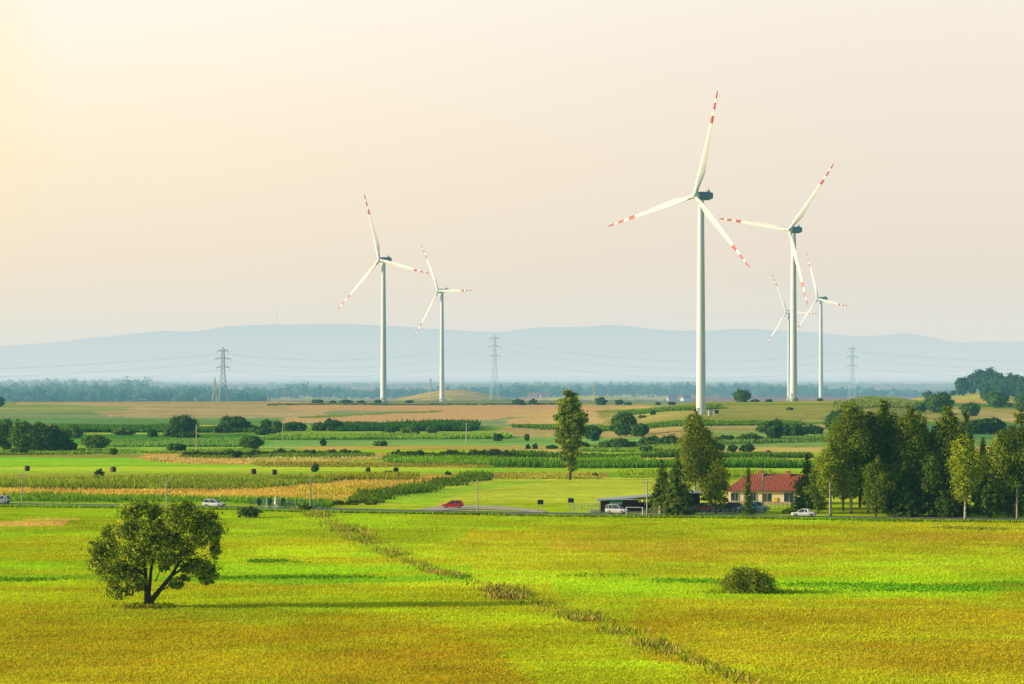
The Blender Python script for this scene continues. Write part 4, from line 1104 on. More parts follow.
for i, (u, Yd, hub, th, yw, lb) in enumerate(TUR):
    x = (u-512)/F*Yd; zb = float(terr(x, Yd)); ztop = CH-(hub-HOR)*Yd/F
    if i == 0:
        root, bl = make_turbine((x, Yd, ztop-94), PSI); bme = None
    else:
        root = copy_tree(PT)
    root.rotation_euler = (0, 0, R(yw)); root.location = (x, Yd, ztop-94); root['label'] = lb; root['category'] = 'wind turbine'; root['group'] = 'wind turbines'
    if i == 0:
        PT = root
        bobj = bl.build('blade', BL, root); bme = bobj.data
    bobs = [c for c in root.children if c.name.startswith('blade')]
    while len(bobs) < 3:
        c = bobs[0].copy(); COL.objects.link(c); c.parent = root; bobs.append(c)
    from mathutils import Matrix
    for k_, c in enumerate(bobs[:3]):
        tilt = R(5)
        M = Matrix.Translation((0, -4.3, 94)) @ Matrix.Rotation(-tilt, 4, 'X') @ Matrix.Rotation(R(th+120*k_), 4, 'Y') @ Matrix.Rotation(R(2.5), 4, 'X')
        c.matrix_basis = M
    # the tower must reach the ground
    dz = (ztop-94)-zb
    if dz > 0:
        m = MB(); m.tube([(0,0,-dz-2),(0,0,-1.9)], [2.25,2.15], 24, True); m.build('tower_base', TW, root)

# ------------------------------------------------------------------ pylons and power lines
STEEL = pmat('galvanised_steel', (.26,.30,.32), .5, .4, var=.1)
STEEL_HAZED = pmat('steel_hazed', (.60,.66,.66), .6, .1, var=.1)  # steel colour lightened to imitate thicker haze on the farther pylons
STEELY = pmat('steel_yellow', (.62,.56,.36), .6, .1, var=.1)
def lattice(m, pts4a, pts4b, n, r):
    """square lattice mast between two squares"""
    for k_ in range(4): m.tube([pts4a[k_], pts4b[k_]], r, 5, False)
    for i in range(n):
        f0 = i/n; f1 = (i+1)/n
        for k_ in range(4):
            a0 = Vector(pts4a[k_]).lerp(Vector(pts4b[k_]), f0); a1 = Vector(pts4a[(k_+1) % 4]).lerp(Vector(pts4b[(k_+1) % 4]), f1)
            b0 = Vector(pts4a[(k_+1) % 4]).lerp(Vector(pts4b[(k_+1) % 4]), f0); b1 = Vector(pts4a[k_]).lerp(Vector(pts4b[k_]), f1)
            m.tube([a0, a1], r*.6, 4, False); m.tube([b0, b1], r*.6, 4, False); m.tube([b1, a1], r*.5, 4, False)
def pylon(u, Yd, toprow, label, r=.2, mat=STEEL, wide=4.2, arms=((.70,9),(.82,11),(.94,7)), rz=.3):
    x = (u-512)/F*Yd; zb = float(terr(x, Yd)); H_ = CH-(toprow-HOR)*Yd/F-zb
    root = empty('power_pylon', (x, Yd, zb), rz); tag(root, label, 'pylon', 'power pylons')
    m = MB(); w0, w1, w2 = wide, wide*.36, .3
    q = lambda w_, z_: [(-w_, -w_, z_), (w_, -w_, z_), (w_, w_, z_), (-w_, w_, z_)]
    lattice(m, q(w0, -.5), q(w1, H_*.62), 7, r); lattice(m, q(w1, H_*.62), q(w1*.75, H_*.95), 6, r*.9); lattice(m, q(w1*.75, H_*.95), q(.1, H_), 1, r*.7)
    m.build('lattice_tower', mat, root)
    ends = []
    for fz, ar in arms:
        m = MB(); z_ = H_*fz; a_ = ar/2*H_/52
        for s_ in (-1, 1):
            for yy in (-1, 1):
                m.tube([(s_*w1*.8, yy*w1*.8, z_), (s_*a_, 0, z_+.2)], r*.7, 4, False); m.tube([(s_*w1*.8, yy*w1*.8, z_+2.0), (s_*a_, 0, z_+.2)], r*.6, 4, False)
            m.tube([(s_*a_, 0, z_+.2), (s_*a_, 0, z_-2.2)], .14, 5)
            ends.append((x+s_*a_*cos(rz), Yd+s_*a_*sin(rz), zb+z_-2.2))
        m.tube([(-w1, 0, z_+.9), (w1, 0, z_+.9)], r*.7, 4, False); m.tube([(-w1, -w1, z_+.9), (-w1, w1, z_+.9)], r*.7, 4, False); m.tube([(w1, -w1, z_+.9), (w1, w1, z_+.9)], r*.7, 4, False)
        for s_ in (-1, 1): m.tube([(0, 0, z_+.9), (s_*a_, 0, z_+.2)], r*.6, 4, False)
        m.build('cross_arm', mat, root)
    return ends
e1 = pylon(223, 2550, 347, 'dark steel lattice pylon rising above the left woods', r=.18, arms=((.66,12),(.80,14),(.93,10)))
e2 = pylon(494.5, 2950, 334, 'pale tall lattice pylon left of centre beyond the ridge', r=.14, mat=STEEL_HAZED, arms=((.66,9),(.80,11),(.93,8)))
e3 = pylon(852, 3200, 345, 'pale lattice pylon beyond the ridge right of the turbines', r=.14, mat=STEEL_HAZED, arms=((.66,9),(.80,11),(.93,8)))
pylon(214.5, 2400, 377, 'small yellowish lattice mast just left of the dark pylon', r=.11, mat=STEELY, wide=2.6, arms=((.80,7),))
pylon(430.5, 2900, 378, 'small pale lattice mast between the two left turbines', r=.09, mat=STEELY, wide=1.8, arms=((.9,5),))
pylon(594, 2700, 384, 'short yellowish mast on the skyline right of the poplar', r=.09, mat=STEELY, wide=1.6, arms=((.9,5),))
e0 = [(p_[0]-560, p_[1]-150, p_[2]-2) for p_ in e1]; e4 = [(p_[0]+620, p_[1]+160, p_[2]) for p_ in e3]
WIRE = pmat('wire', (.36,.42,.44), .5)
def wires(A, B, label, sag=14):
    m = MB()
    for a_, b_ in zip(A, B):
        pts_ = []
        for k_ in range(17):
            f_ = k_/16; p_ = Vector(a_).lerp(Vector(b_), f_); p_.z -= sag*4*f_*(1-f_); pts_.append(p_)
        m.tube(pts_, .034, 4, False)
    o = m.build('power_lines', WIRE); tag(o, label, 'power line')
wires(e0, e1, 'power lines sagging from the dark pylon to the left edge')
wires(e1, e2, 'power lines between the dark left pylon and the pale middle one', 12)
wires(e2, e3, 'power lines between the pale middle pylon and the right one', 16)
wires(e3, e4, 'power lines from the right pylon past the right edge')

# ------------------------------------------------------------------ utility poles
WOODP = pmat('pole_wood', (.36,.30,.22), .8, var=.2)
CONC = pmat('pole_concrete', (.42,.38,.30), .8, var=.1)
def pole(u, base, top, label, kind='plain', rad=.13, mat=WOODP, yoff=0):
    x, y_, z_ = at(u, base); H_ = (base-top)/pxm(y_)
    root = empty('utility_pole', (x, y_, z_)); tag(root, label, 'pole', 'utility poles')
    m = MB(); m.tube([(0,0,-.3),(0,0,H_)], [rad*1.25, rad*.85], 8); m.build('post', mat, root)
    if kind == 'T':
        m = MB(); m.box((0,0,H_-.35),(1.9,.12,.12)); m.build('crossbar', mat, root)
        for sx_ in (-.85, 0, .85):
            m = MB(); m.lathe([(.04,0),(.07,.08),(.07,.14),(.03,.22)], (sx_, 0, H_-.28+(0.28 if sx_ == 0 else 0)), 8); m.build('insulator', pmat('porcelain', (.5,.42,.36), .3), root)
    if kind == 'lamp':
        m = MB(); m.tube([(0,0,H_-.1),(0,-.5,H_+.25),(0,-1.1,H_+.3)], [.06,.05,.05], 6); m.build('arm', mat, root)
        m = MB(); m.box((0,-1.3,H_+.28),(.25,.55,.12)); m.build('lamp_head', pmat('lamp_grey', (.55,.56,.56), .4), root)
    return root
pole(22, 503.5, 474, 'thin pale pole behind the road near the left edge', 'T', .10, CONC)
pole(166.5, 507.5, 478, 'thin pole behind the crown of the lone tree', 'T', .12, CONC)
pole(196.5, 450, 425, 'white pole between the two dark clumps on the left', 'plain', .2, CONC)
pole(282.8, 442, 421, 'faint pole beside the row of bushes left of centre', 'plain', .15)
pole(310.5, 510, 480, 'pole with crossbar by the green fence at the head of the ditch', 'T', .14)
pole(466.5, 444, 423, 'pole with crossbar on the green strip left of the poplar', 'T', .2, CONC)
pole(477.5, 514.5, 481, 'tall thin pole right of the red car beside the gravel track', 'T', .11, CONC)
pole(647, 515, 481, 'thin pole in front of the dark shelter', 'T', .12, CONC)
pole(830, 517, 484, 'grey lamp pole at the left end of the grove beside the white sedan', 'lamp', .13, CONC)
pole(1017, 519, 486, 'wooden pole with short top bar before the grove at the right edge', 'lamp', .15, WOODP)
pole(763, 513, 475, 'grey lamp pole with crossbar in front of the red roofed house', 'T', .14, pmat('pole_grey', (.4,.44,.46), .6))
pole(684, 432, 420, 'faint small pole on the slope left of the nearest turbine', 'plain', .15)

# ------------------------------------------------------------------ cars
TYRE = pmat('tyre_rubber', (.02,.02,.022), .9); RIM = pmat('rim_alloy', (.45,.46,.47), .35, .7); GLS = pmat('car_glass', (.035,.06,.075), .08, 0, spec=.8)
def car(u, row, colr, kind, label, front=1, L_=4.3, rz=0, on_road=False, lane=0, name='parked_car', cat='car', yoff=0):
    """side profile loft; front towards +x when front=1"""
    if on_road:
        i = int(np.argmin(abs(512+F*RD[0]/RD[1]-u))); x = RD[0][i]+RD[3][i]*lane; y_ = RD[1][i]+RD[4][i]*lane
        # refine position along the road
        uu_ = 512+F*x/y_; k_ = (u-uu_)*y_/F; x += RD[5][i]*k_; y_ += RD[6][i]*k_
        z_ = RD[2][i]+RZ; ang = math.atan2(RD[6][i], RD[5][i])
    else:
        x, y_, z_ = at(u, row); z_ += .12; ang = rz
    if front < 0: ang += pi
    root = empty(name, (x, y_, z_), ang); tag(root, label, cat)
    paint_ = pmat('paint_%02x%02x%02x' % tuple(int(c*255) for c in colr), colr, .25, .15, var=.02, spec=.6)
    if kind == 'suv': Hh, belt, hood = 1.68, .98, 1.0
    elif kind == 'sedan': Hh, belt, hood = 1.43, .88, .84
    elif kind == 'mpv': Hh, belt, hood = 1.58, .93, .93
    else: Hh, belt, hood = 1.47, .90, .86
    h = L_/2; w2 = .88
    if kind == 'sedan': prof = [(-h,.55,.82),(-h+.08,.3,belt-.03),(-h+.75,.24,belt+.02),(-.9,.22,belt),(.5,.22,belt),(.95,.22,belt-.02),(h-.5,.24,hood-.1),(h-.12,.28,hood-.22),(h,.4,.58)]
    else: prof = [(-h,.5,.86),(-h+.06,.3,belt),(-h+.5,.24,belt+.03),(-.9,.22,belt+.02),(.4,.22,belt),(.95,.22,belt-.02),(h-.5,.24,hood-.08),(h-.12,.28,hood-.2),(h,.4,.6)]
    m = MB(); secs = []
    for (px_, zb, zt) in prof:
        nar = .86 if abs(px_) > h-.02 else (.95 if abs(px_) > h-.3 else 1)
        W = w2*nar; md = zb+(zt-zb)*.55
        secs.append([(px_,-W*.88,zb),(px_,-W*.98,zb+.12),(px_,-W,md),(px_,-W*.96,zt-.06),(px_,-W*.80,zt),(px_,W*.80,zt),(px_,W*.96,zt-.06),(px_,W,md),(px_,W*.98,zb+.12),(px_,W*.88,zb)])
    m.loft(secs, True); body = m.build('body', paint_, root)
    # greenhouse: base outline at belt, roof outline
    if kind == 'sedan': xb0, xt0, xt1, xb1 = -h+.75, -h+1.3, .25, 1.05
    elif kind == 'hatch': xb0, xt0, xt1, xb1 = -h+.12, -h+.55, .1, 1.1
    elif kind == 'suv': xb0, xt0, xt1, xb1 = -h+.1, -h+.35, .3, 1.0
    else: xb0, xt0, xt1, xb1 = -h+.08, -h+.4, .25, 1.35
    m = MB(); zt_ = Hh-.06; wb, wt = w2*.93, w2*.70
    m.loft([[(xb0,-wb,belt-.03),(xb1,-wb,belt-.03),(xb1,wb,belt-.03),(xb0,wb,belt-.03)], [(xt0,-wt,zt_),(xt1,-wt,zt_),(xt1,wt,zt_),(xt0,wt,zt_)]]); m.build('window', GLS, root)
    m = MB()
    m.loft([[(xt0-.04,-wt-.03,zt_-.02),(xt1+.04,-wt-.03,zt_-.02),(xt1+.04,wt+.03,zt_-.02),(xt0-.04,wt+.03,zt_-.02)], [(xt0+.1,-wt*.85,Hh),(xt1-.15,-wt*.85,Hh+.0),(xt1-.15,wt*.85,Hh),(xt0+.1,wt*.85,Hh)]])
    xm_ = (xb0+xb1)/2-.1; xq = (xt0+xt1)/2-.05
    for s_ in (-1, 1):
        for (xa, xb_, ra) in ((xb0+.02, xt0, .07),(xm_, xq, .045),(xb1-.02, xt1, .045)):
            m.tube([(xa, s_*wb*1.0, belt-.02), (xb_, s_*(wt+.02), zt_)], ra, 5)
        if kind != 'hatch': m.tube([(xb0+(xm_-xb0)*.42, s_*wb, belt-.02), (xt0+(xq-xt0)*.35, s_*(wt+.02), zt_)], .05, 5)
    m.build('roof', paint_, root)
    for s_ in (-1, 1):
        for wx in (-h+.8, h-.82):
            m = MB(); m.lathe([(.2,-.11),(.31,-.10),(.325,-.04),(.325,.04),(.31,.10),(.2,.11)], (wx, s_*(w2-.08), .325), 16, 'y'); wh = m.build('wheel', TYRE, root)
            m = MB(); m.lathe([(.02,-.02),(.2,-.01),(.205,.012),(.1,.03)] if s_ > 0 else [(.1,-.03),(.205,-.012),(.2,.01),(.02,.02)], (wx, s_*(w2+.035), .325), 12, 'y'); m.build('rim', RIM, wh)
        m = MB(); m.box((h-.10, s_*.58, .64), (.2,.34,.15)); m.build('headlight', pmat('headlight_glass', (.75,.75,.72), .15), root)
        m = MB(); m.box((-h+.08, s_*.66, .80), (.14,.24,.2)); m.build('tail_light', pmat('tail_light_red', (.4,.02,.02), .3), root)
        m = MB(); m.box((.82, s_*(w2+.07), belt+.05), (.12,.16,.12)); m.build('mirror', paint_, root)
    m = MB(); m.box((h-.03, 0, .42), (.16,1.45,.16)); m.box((-h+.03, 0, .45), (.16,1.5,.16)); m.build('bumper', pmat('bumper_dark', (.05,.05,.055), .6), root)
    return root
car(214.5, 505, (.90,.90,.88), 'hatch', 'white hatchback driving on the road above the lone tree', 1, 4.2, on_road=True, lane=-.5, name='car')
car(-2, 503, (.36,.42,.48), 'mpv', 'grey blue people carrier cut by the left edge on the road', -1, 4.5, on_road=True, lane=1.2, name='car')
car(452.5, 508.5, (.80,.015,.02), 'hatch', 'bright red car with dark roof on the gravel track', -1, 4.2, rz=-.05)
car(616, 514, (.78,.76,.70), 'suv', 'silver off road car parked at the dark shelter', 1, 4.1, on_road=True, lane=2.0)
car(803.5, 514, (.88,.88,.84), 'sedan', 'white sedan driving on the road left of the grove', -1, 4.4, on_road=True, lane=.4, name='car')
pk = [(702,512,(.50,.13,.06),'mpv','rust brown car parked under the tall trees left of the house',-1),
      (714,511.6,(.50,.66,.74),'hatch','light blue car nose behind the rust brown one',1),
      (727,512,(.08,.11,.15),'hatch','black car parked before the left end of the house',1),
      (737,511.6,(.22,.04,.04),'mpv','dark red car parked before the house',1),
      (747,512,(.36,.52,.60),'hatch','blue grey car parked behind the thin sparse tree',-1),
      (758,511.4,(.72,.76,.78),'suv','light silver car parked beside the grey lamp pole',1),
      (684,512,(.14,.20,.28),'hatch','dark blue car parked at the right end of the shelter',1)]
for (u, r_, c_, k_, lb, fr) in pk: o = car(u, r_, c_, k_, lb, fr, 4.2, rz=random.uniform(-.25,.25)); o['group'] = 'cars parked by the house'

# ------------------------------------------------------------------ the red-roofed house
hx, hy, hz_ = at(769, 504.5); s = pxm(hy)
root = empty('house', (hx, hy, hz_-.4), R(-14)); tag(root, 'low cream house with red tiled hipped roof beside the grove', 'house')
WALL = pmat('cream_plaster', (.90,.68,.56), .85, var=.08, scale=.8)
LW = 16.4; DW = 9.0; HW = 3.1
m = MB(); m.box((0, DW/2, HW/2), (LW, DW, HW)); wl = m.build('wall', WALL, root)
m = MB(); m.box((0, -.06, .45), (LW+.1, .1, .9)); m.build('plinth', pmat('plinth_stone', (.46,.32,.22), .9, var=.25, scale=2), root)
m_, t = newmat('roof_tile')
b_ = N('ShaderNodeBsdfPrincipled', t); b_.inputs['Roughness'].default_value = .7
tcn = N('ShaderNodeTexCoord', t); wv = N('ShaderNodeTexWave', t); wv.bands_direction = 'X'; wv.inputs['Scale'].default_value = .95; wv.inputs['Distortion'].default_value = .6; L(tcn.outputs['Object'], wv.inputs[0], t)
nz_ = noise(t, 1.4, tcn.outputs['Object'])
r_ = ramp(t, [(.25, (.20,.035,.018)), (.6, (.42,.085,.04)), (.9, (.62,.20,.09))]); mxx = N('ShaderNodeMix', t, data_type='FLOAT'); mxx.inputs[0].default_value = .4; L(wv.outputs['Fac'], mxx.inputs[2], t); L(nz_.outputs['Fac'], mxx.inputs[3], t)
L(mxx.outputs[0], r_.inputs[0], t); L(r_.outputs[0], b_.inputs['Base Color'], t)
bp = N('ShaderNodeBump', t); bp.inputs['Strength'].default_value = .8; bp.inputs['Distance'].default_value = .15; L(wv.outputs['Fac'], bp.inputs['Height'], t); L(bp.outputs[0], b_.inputs['Normal'], t)
finish(t, b_.outputs[0]); TILE = m_
ex, ey0, ey1 = LW/2+.6, -.7, DW+.7; rz0 = HW-.05; rzt = HW+3.1
m = MB(); m.add([(-ex,ey0,rz0),(ex,ey0,rz0),(ex,ey1,rz0),(-ex,ey1,rz0),(-ex+4.0,DW/2,rzt),(ex-3.2,DW/2,rzt)], [(0,1,5,4),(1,2,5),(2,3,4,5),(3,0,4),(0,3,2,1)]); rf = m.build('roof', TILE, root)
m = MB(); m.box((0,ey0-.08,rz0-.05),(2*ex,.14,.14)); m.build('gutter', pmat('gutter_brown', (.10,.05,.04), .6), rf)
for cx in (-2.0, 3.3):
    m = MB(); m.box((cx, DW/2-.6, rzt-.05), (.75,.75,1.2)); m.box((cx, DW/2-.6, rzt+.58), (.9,.9,.12)); m.build('chimney', pmat('chimney_brick', (.42,.13,.08), .85, var=.2), rf)
FRM = pmat('window_frame_white', (.7,.7,.68), .5)
for (wx, ww, wz, wh_) in ((-6.8,1.5,1.75,1.6),(-3.2,1.4,1.75,1.6),(3.9,1.9,1.75,1.75),(6.8,1.4,1.75,1.6)):
    m = MB(); m.box((wx,-.03,wz),(ww,.06,wh_)); wn = m.build('window', GLS, root)
    m = MB()
    for s_ in (-1, 1): m.box((wx+s_*ww/2, -.09, wz), (.06,.08,wh_+.06))
    m.box((wx+.1, -.088, wz), (.04,.06,wh_-.06))
    for s_ in (-1, 1): m.box((wx, -.095, wz+s_*wh_/2), (ww-.07,.08,.06))
    m.build('frame', FRM, wn)
m = MB(); m.box((-.9,-.03,1.35),(.9,.06,2.1)); m.build('door', pmat('door_dark', (.08,.07,.06), .5), root)
m = MB(); m.box((.1,-.03,1.7),(.75,.06,1.5)); m.build('window', GLS, root)
m = MB(); m.box((1.3,-.12,1.25),(.8,.16,.9)); m.build('wall_box', pmat('box_yellow', (.75,.48,.06), .5), root)
m = MB(); m.box((1.3,-.22,1.25),(.5,.03,.5)); 

# low fence before the house
def fence(name, a_, b_, H_, n, label, mat, rails=(.9,.4), dens=0, pr=.05, cat='fence', group=None):
    A = Vector(at(*a_)); B = Vector(at(*b_)); root = empty(name, A); tag(root, label, cat, group)
    D = B-A
    for i in range(n+1):
        p_ = D*(i/n); m = MB(); m.box((p_.x, p_.y, p_.z+H_/2), (pr*2, pr*2, H_)); m.build('post', mat, root)
    m = MB()
    for r_ in rails: m.tube([(0,0,H_*r_), (D.x, D.y, D.z+H_*r_)], pr*.6, 5, False)
    m.build('rail', mat, root)
    if dens:
        m = MB()
        k_ = int(D.length*dens)
        for i in range(k_):
            p_ = D*(i/k_); m.tube([(p_.x,p_.y,p_.z+.1),(p_.x,p_.y,p_.z+H_*.95)], .02, 4, False)
        m.build('mesh_panel', mat, root)
    return root
fence('wire_fence', (571,513.0), (599,513.0), 1.9, 8, 'tall pale wire fence left of the dark shelter', pmat('fence_pale', (.45,.48,.36), .7), dens=3)
fence('low_fence', (645,514.6), (738,514.8), 1.0, 18, 'low grey fence with posts between shelter and house', pmat('fence_grey', (.35,.34,.30), .8))
fence('low_fence', (762,508.6), (800,508.8), .8, 9, 'low rail fence in the grass before the house', pmat('fence_grey', (.35,.34,.30), .8))
fence('green_fence', (250,507.0), (305,508.8), 1.7, 14, 'long green wire fence behind the white statue', pmat('fence_green', (.03,.16,.09), .6), dens=3.5)
fence('green_fence', (308,509.0), (323,509.2), 1.9, 4, 'short green wire fence right of the crossbar pole', pmat('fence_green', (.03,.16,.09), .6), dens=4)
# barrier frame and striped post at the shelter
x, y_, z_ = at(634, 515.6); root = empty('barrier_frame', (x, y_-5, z_+.3)); tag(root, 'white tubular frame barrier right of the silver car', 'barrier')
m = MB(); m.tube([(-1.6,0,0),(-1.6,0,1.45)], .09, 6); m.build('post', FRM, root)
m = MB(); m.tube([(1.35,0,0),(1.35,0,1.4)], .09, 6); m.build('post', FRM, root)
m = MB(); m.tube([(-1.7,0,1.45),(1.45,0,1.4)], .08, 6); m.build('crossbar', FRM, root)
x, y_, z_ = at(659.5, 515.5); root = empty('marker_post', (x, y_, z_+.2)); tag(root, 'white post with red band before the shelter', 'post')
m = MB(); m.tube([(0,0,0),(0,0,1.5)], .1, 8); m.build('post', FRM, root)
m = MB(); m.tube([(0,0,.75),(0,0,1.1)], .115, 8); m.build('band', pmat('band_red', (.6,.04,.03), .5), root)

# ------------------------------------------------------------------ long dark shelter
sx_, sy_, sz_ = at(601, 512.5); s = pxm(sy_)
root = empty('roadside_shelter', (sx_, sy_, sz_), 0); tag(root, 'long dark timber shelter with sloping grey roof beside the road', 'shelter')
DKW = pmat('dark_timber', (.035,.028,.024), .8, var=.3, scale=2); ROOFG = pmat('roof_sheet_grey', (.42,.45,.48), .6, var=.1)
LN = 99/s; h0, h1 = 12.2/s, 20.5/s
def hgt(x_): return h0+(h1-h0)*x_/LN
def wallseg(m, xa, xb, z0, z1f, yv, th=.15):
    za, zb = z1f(xa), z1f(xb)
    m.add([(xa,yv,z0),(xb,yv,z0),(xb,yv,zb),(xa,yv,za),(xa,yv+th,z0),(xb,yv+th,z0),(xb,yv+th,zb),(xa,yv+th,za)], [(0,1,2,3),(5,4,7,6),(0,4,5,1),(3,2,6,7),(0,3,7,4),(1,5,6,2)])
m = MB()
wallseg(m, 0, 1.6, 0, lambda q: hgt(q)-.1, 0); wallseg(m, 4.0, 6.9, 0, lambda q: hgt(q)-.1, 0)
wallseg(m, 1.6, 4.0, 0, lambda q: 1.25, .02)
wallseg(m, 6.9, LN, 0, lambda q: .95, .02); wallseg(m, 6.9, LN, 1.45, lambda q: 1.9, .02); wallseg(m, 6.9, LN, hgt(6.9)-.45, lambda q: hgt(q)-.1, .02)
wallseg(m, 13.2, LN, 0, lambda q: hgt(q)-.12, .05)
m.build('wall', DKW, root)
m = MB(); wallseg(m, 0, 6.9, 0, lambda q: hgt(q)-.2, 5.0); wallseg(m, 6.9, LN, 0, lambda q: 1.4, 5.0); m.build('back_wall', DKW, root)
m = MB(); m.add([(0,0,0),(0,5,0),(0,5,hgt(0)-.1),(0,0,hgt(0)-.1),(.15,0,0),(.15,5,0),(.15,5,hgt(0)-.1),(.15,0,hgt(0)-.1)], [(0,1,2,3),(4,5,6,7),(0,4,7,3),(1,5,6,2),(3,2,6,7),(0,1,5,4)]); m.build('side_wall', DKW, root)
k_ = 7.0
for i in range(10):
    m = MB(); xx = 6.95+i*1.15
    if xx < LN: m.box((xx, -.03, (hgt(xx)-.15)/2), (.16,.1,hgt(xx)-.15)); m.build('timber_post', DKW, root)
m = MB(); m.add([(-.8,-.8,hgt(-.8)),(LN+.5,-.8,hgt(LN)),(LN+.5,5.4,hgt(LN)+.1),(-.8,5.4,hgt(-.8)+.1),(-.8,-.8,hgt(-.8)-.16),(LN+.5,-.8,hgt(LN)-.16),(LN+.5,5.4,hgt(LN)-.06),(-.8,5.4,hgt(-.8)-.06)], [(0,1,2,3),(7,6,5,4),(0,4,5,1),(1,5,6,2),(2,6,7,3),(3,7,4,0)]); m.build('roof', ROOFG, root)
m = MB(); m.box((3.0,-.85,hgt(3)-.12),(7.8,.06,.16)); m.build('fascia', pmat('fascia_light', (.6,.62,.62), .6), root)
m = MB(); m.box((2.8,-.04,1.85),(2.4,.06,.75)); sg = m.build('banner', pmat('banner_white', (.65,.72,.70), .6), root)
m = MB(); m.box((2.8,-.085,2.0),(2.3,.02,.38)); m.build('banner_stripe', pmat('banner_teal', (.02,.38,.36), .6), sg)
for (bx, c_, nm) in ((7.3,(.75,.62,.10),'yellow'),(8.1,(.7,.66,.3),'cream'),(9.3,(.72,.6,.18),'straw'),(10.6,(.68,.62,.3),'pale'),(12.2,(.72,.60,.12),'gold')):  # panels added in place of openings that show the bright meadow behind
    m = MB(); m.box((bx,-.12,2.2+.07*(bx-7)),(.38,.05,.75)); m.build('opening_panel', pmat('opening_panel_'+nm, c_, .6), root)
m = MB(); m.box((13.6,-.1,2.75),(.9,.05,.35)); m.build('red_sign', pmat('sign_red', (.5,.03,.02), .5), root)
m = MB(); m.box((16.4,-.1,2.75),(.8,.05,.35)); m.build('red_sign', pmat('sign_red', (.5,.03,.02), .5), root)

# information boards
for (u, b_r, t_r, lb) in ((540.5,514.5,500,'left one of two dark square boards on thin legs by the road'),(571,513,498.5,'right one of two dark square boards on thin legs by the road')):
    x, y_, z_ = at(u, b_r); H_ = (b_r-t_r)/pxm(y_)
    root = empty('sign_board', (x, y_, z_)); tag(root, lb, 'sign', 'dark boards by the road')
    for s_ in (-1, 1):
        m = MB(); m.tube([(s_*.38,0,-.2),(s_*.38,0,H_*.95)], .04, 6); m.build('leg', pmat('sign_post_grey', (.3,.32,.32), .5, .3), root)
    m = MB(); m.box((0,-.06,H_-.4),(1.1,.06,.85)); m.build('panel', pmat('sign_dark', (.02,.035,.06), .5), root)

# statue and small pillar
STN = pmat('white_stone', (.72,.68,.60), .8, var=.06)
x, y_, z_ = at(276.5, 508); root = empty('statue', (x, y_-1.5, z_+.1)); tag(root, 'white statue of a robed figure on a pedestal before the green fence', 'statue')
m = MB(); m.box((0,0,.15),(.95,.95,.3)); m.box((0,0,.5),(.75,.75,.45)); m.build('pedestal', STN, root)
m = MB(); m.lathe([(.36,.72),(.34,.95),(.27,1.3),(.25,1.5),(.29,1.72),(.24,1.85),(.09,1.93),(.085,1.97),(.13,2.03),(.145,2.13),(.12,2.24),(.04,2.3)], (0,0,0), 14)
m.tube([(-.24,0,1.76),(-.33,-.12,1.52),(-.08,-.28,1.55)], [.08,.08,.06], 8); m.tube([(.24,0,1.76),(.33,-.12,1.52),(.08,-.28,1.55)], [.08,.08,.06], 8); m.build('figure', STN, root)
x, y_, z_ = at(267, 508); root = empty('stone_pillar', (x, y_-1.5, z_+.1)); tag(root, 'slender white pillar left of the white statue', 'pillar')
m = MB(); m.box((0,0,.15),(.6,.6,.3)); m.build('base', STN, root)
m = MB(); m.box((0,0,.95),(.34,.34,1.3), taper=.7); m.add([(-.12,-.12,1.6),(.12,-.12,1.6),(.12,.12,1.6),(-.12,.12,1.6),(0,0,1.8)], [(0,1,4),(1,2,4),(2,3,4),(3,0,4)]); m.build('shaft', STN, root)
for (u, lb) in ((259,'leftmost tiny conifer behind the green fence'),(270,'tiny conifer behind the fence between pillar and statue'),(283,'tiny conifer behind the fence right of the statue')):
    tree('thuja', u, 506.0, 4.5, 7.5, 'poplar', lb, 'conifer', 'tiny conifers behind the green fence', tone=.1, ca=np.array((.02,.07,.03)), cb=np.array((.04,.13,.05)))
x, y_, z_ = at(302, 507); root = empty('green_sign', (x, y_, z_)); tag(root, 'small bright green plate beside the fence and pole', 'sign')
m = MB(); m.tube([(0,0,0),(0,0,1.1)], .04, 6); m.build('post', STN, root); m = MB(); m.box((0,-.05,1.25),(.7,.05,.4)); m.build('plate', pmat('plate_green', (.05,.5,.3), .5), root)
x, y_, z_ = at(290.5, 507.6); root = empty('bench_board', (x, y_, z_)); tag(root, 'low wooden board stand right of the statue', 'stand')
m = MB(); m.box((0,0,.75),(1.7,.12,.6)); m.build('panel', WOODP, root)
for s_ in (-1, 1):
    m = MB(); m.box((s_*.75,.1,.4),(.1,.1,.8)); m.build('leg', WOODP, root)

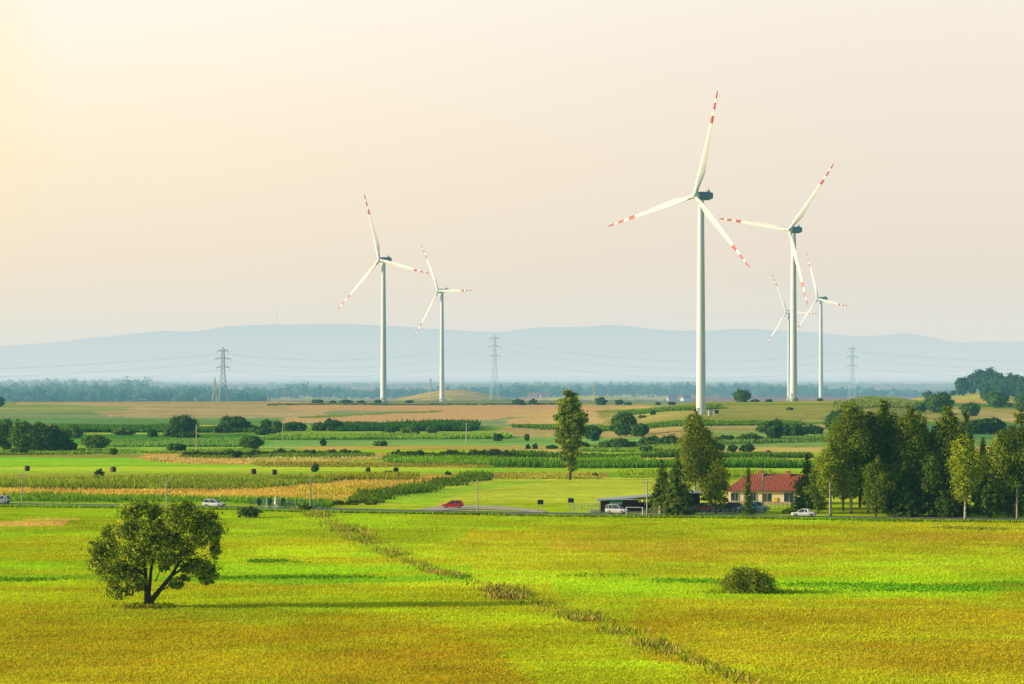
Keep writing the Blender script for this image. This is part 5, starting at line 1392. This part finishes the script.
# ------------------------------------------------------------------ hay bales
HAY = pmat('hay_dark', (.10,.05,.035), .95, var=.35, scale=5, bump=.8)
HAYE = pmat('hay_end', (.15,.08,.055), .95, var=.3, scale=8, bump=.8)
def bale():
    root = empty('hay_bale', (0,0,0))
    m = MB(); prof = [(.70,-.72),(.82,-.68),(.86,-.4),(.85,0),(.86,.4),(.82,.68),(.70,.72)]; m.lathe(prof, (0,0,.84), 20, 'x'); m.build('bale_body', HAY, root)
    for s_ in (-1, 1):
        m = MB(); m.lathe([(.68,-.01),(.3,.012),(.04,.02)] if s_ > 0 else [(.04,-.02),(.3,-.012),(.68,.01)], (s_*.735,0,.84), 16, 'x'); m.build('bale_end', HAYE, root)
    return root
bp_ = None
for i, (u, r_, a_, lb) in enumerate(((27,471,.5,'dark round hay bale nearest the left edge'),(113,472,.8,'dark round hay bale right of the small dark bush'),(253.5,474.3,.4,'dark round hay bale, left one of the close pair'),(274.5,475,.2,'dark round hay bale, right one of the close pair'),(768,455,.6,'reddish round hay bale behind the maize strips above the house roof'))):
    if i == 0: bp_ = bale(); o = bp_
    else: o = copy_tree(bp_)
    x, y_, z_ = at(u, r_); o.location = (x, y_, z_-.03); o.rotation_euler = (0,0,a_); o.scale = (.8,.8,.8); tag(o, lb, 'hay bale', 'hay bales')

# kiosk and slab at the foot of the nearest turbine
x, y_, z_ = at(711.5, 415.5); root = empty('transformer_kiosk', (x, y_, z_)); tag(root, 'small white kiosk at the foot of the nearest turbine', 'kiosk')
m = MB(); m.box((0,0,1.1),(2.6,2.2,2.2)); m.build('wall', STN, root); m = MB(); m.box((0,0,2.3),(2.9,2.5,.2)); m.build('roof', pmat('roof_sheet_grey', (.4,.4,.4)), root); m = MB(); m.box((-.5,-1.13,1.0),(.9,.05,1.8)); m.build('door', pmat('door_grey', (.3,.33,.34)), root)
x, y_, z_ = at(716, 413.5); root = empty('equipment_box', (x, y_, z_)); tag(root, 'dark low box right of the white kiosk', 'box'); m = MB(); m.box((0,0,.7),(2.2,1.6,1.4)); m.build('casing', DKW, root); m = MB(); m.box((0,0,1.45),(2.4,1.8,.12)); m.build('lid', DKW, root)

# far farmhouses in the haze
for i, (u, Yd, c_, lb) in enumerate(((406,3500,(.6,.35,.3),'faint pinkish farmhouse beyond the ridge between the two left turbines'),(533,3550,(.6,.4,.33),'faint pinkish farmhouse beyond the ridge left of the poplar'),(545,3580,(.6,.5,.42),'faint pale barn beyond the ridge left of the poplar'),(672,3560,(.65,.45,.4),'faint pinkish farmhouse beyond the ridge left of the nearest turbine'),(686,3600,(.7,.65,.6),'faint whitish farmhouse close to the nearest turbine tower'))):
    x = (u-512)/F*Yd; z_ = float(terr(x, Yd)); root = empty('farmhouse', (x, Yd, z_), .2*i-.3); tag(root, lb, 'house', 'far farmhouses')
    m = MB(); m.box((0,0,2),(12,8,4)); m.build('wall', pmat('far_wall_%d' % i, c_, .9), root)
    m = MB(); m.add([(-6.5,-4.6,3.9),(6.5,-4.6,3.9),(6.5,4.6,3.9),(-6.5,4.6,3.9),(-6.5,0,8),(6.5,0,8)], [(0,1,5,4),(2,3,4,5),(0,4,3),(1,2,5),(0,3,2,1)]); m.build('roof', pmat('far_roof', (.40,.14,.10), .8), root)
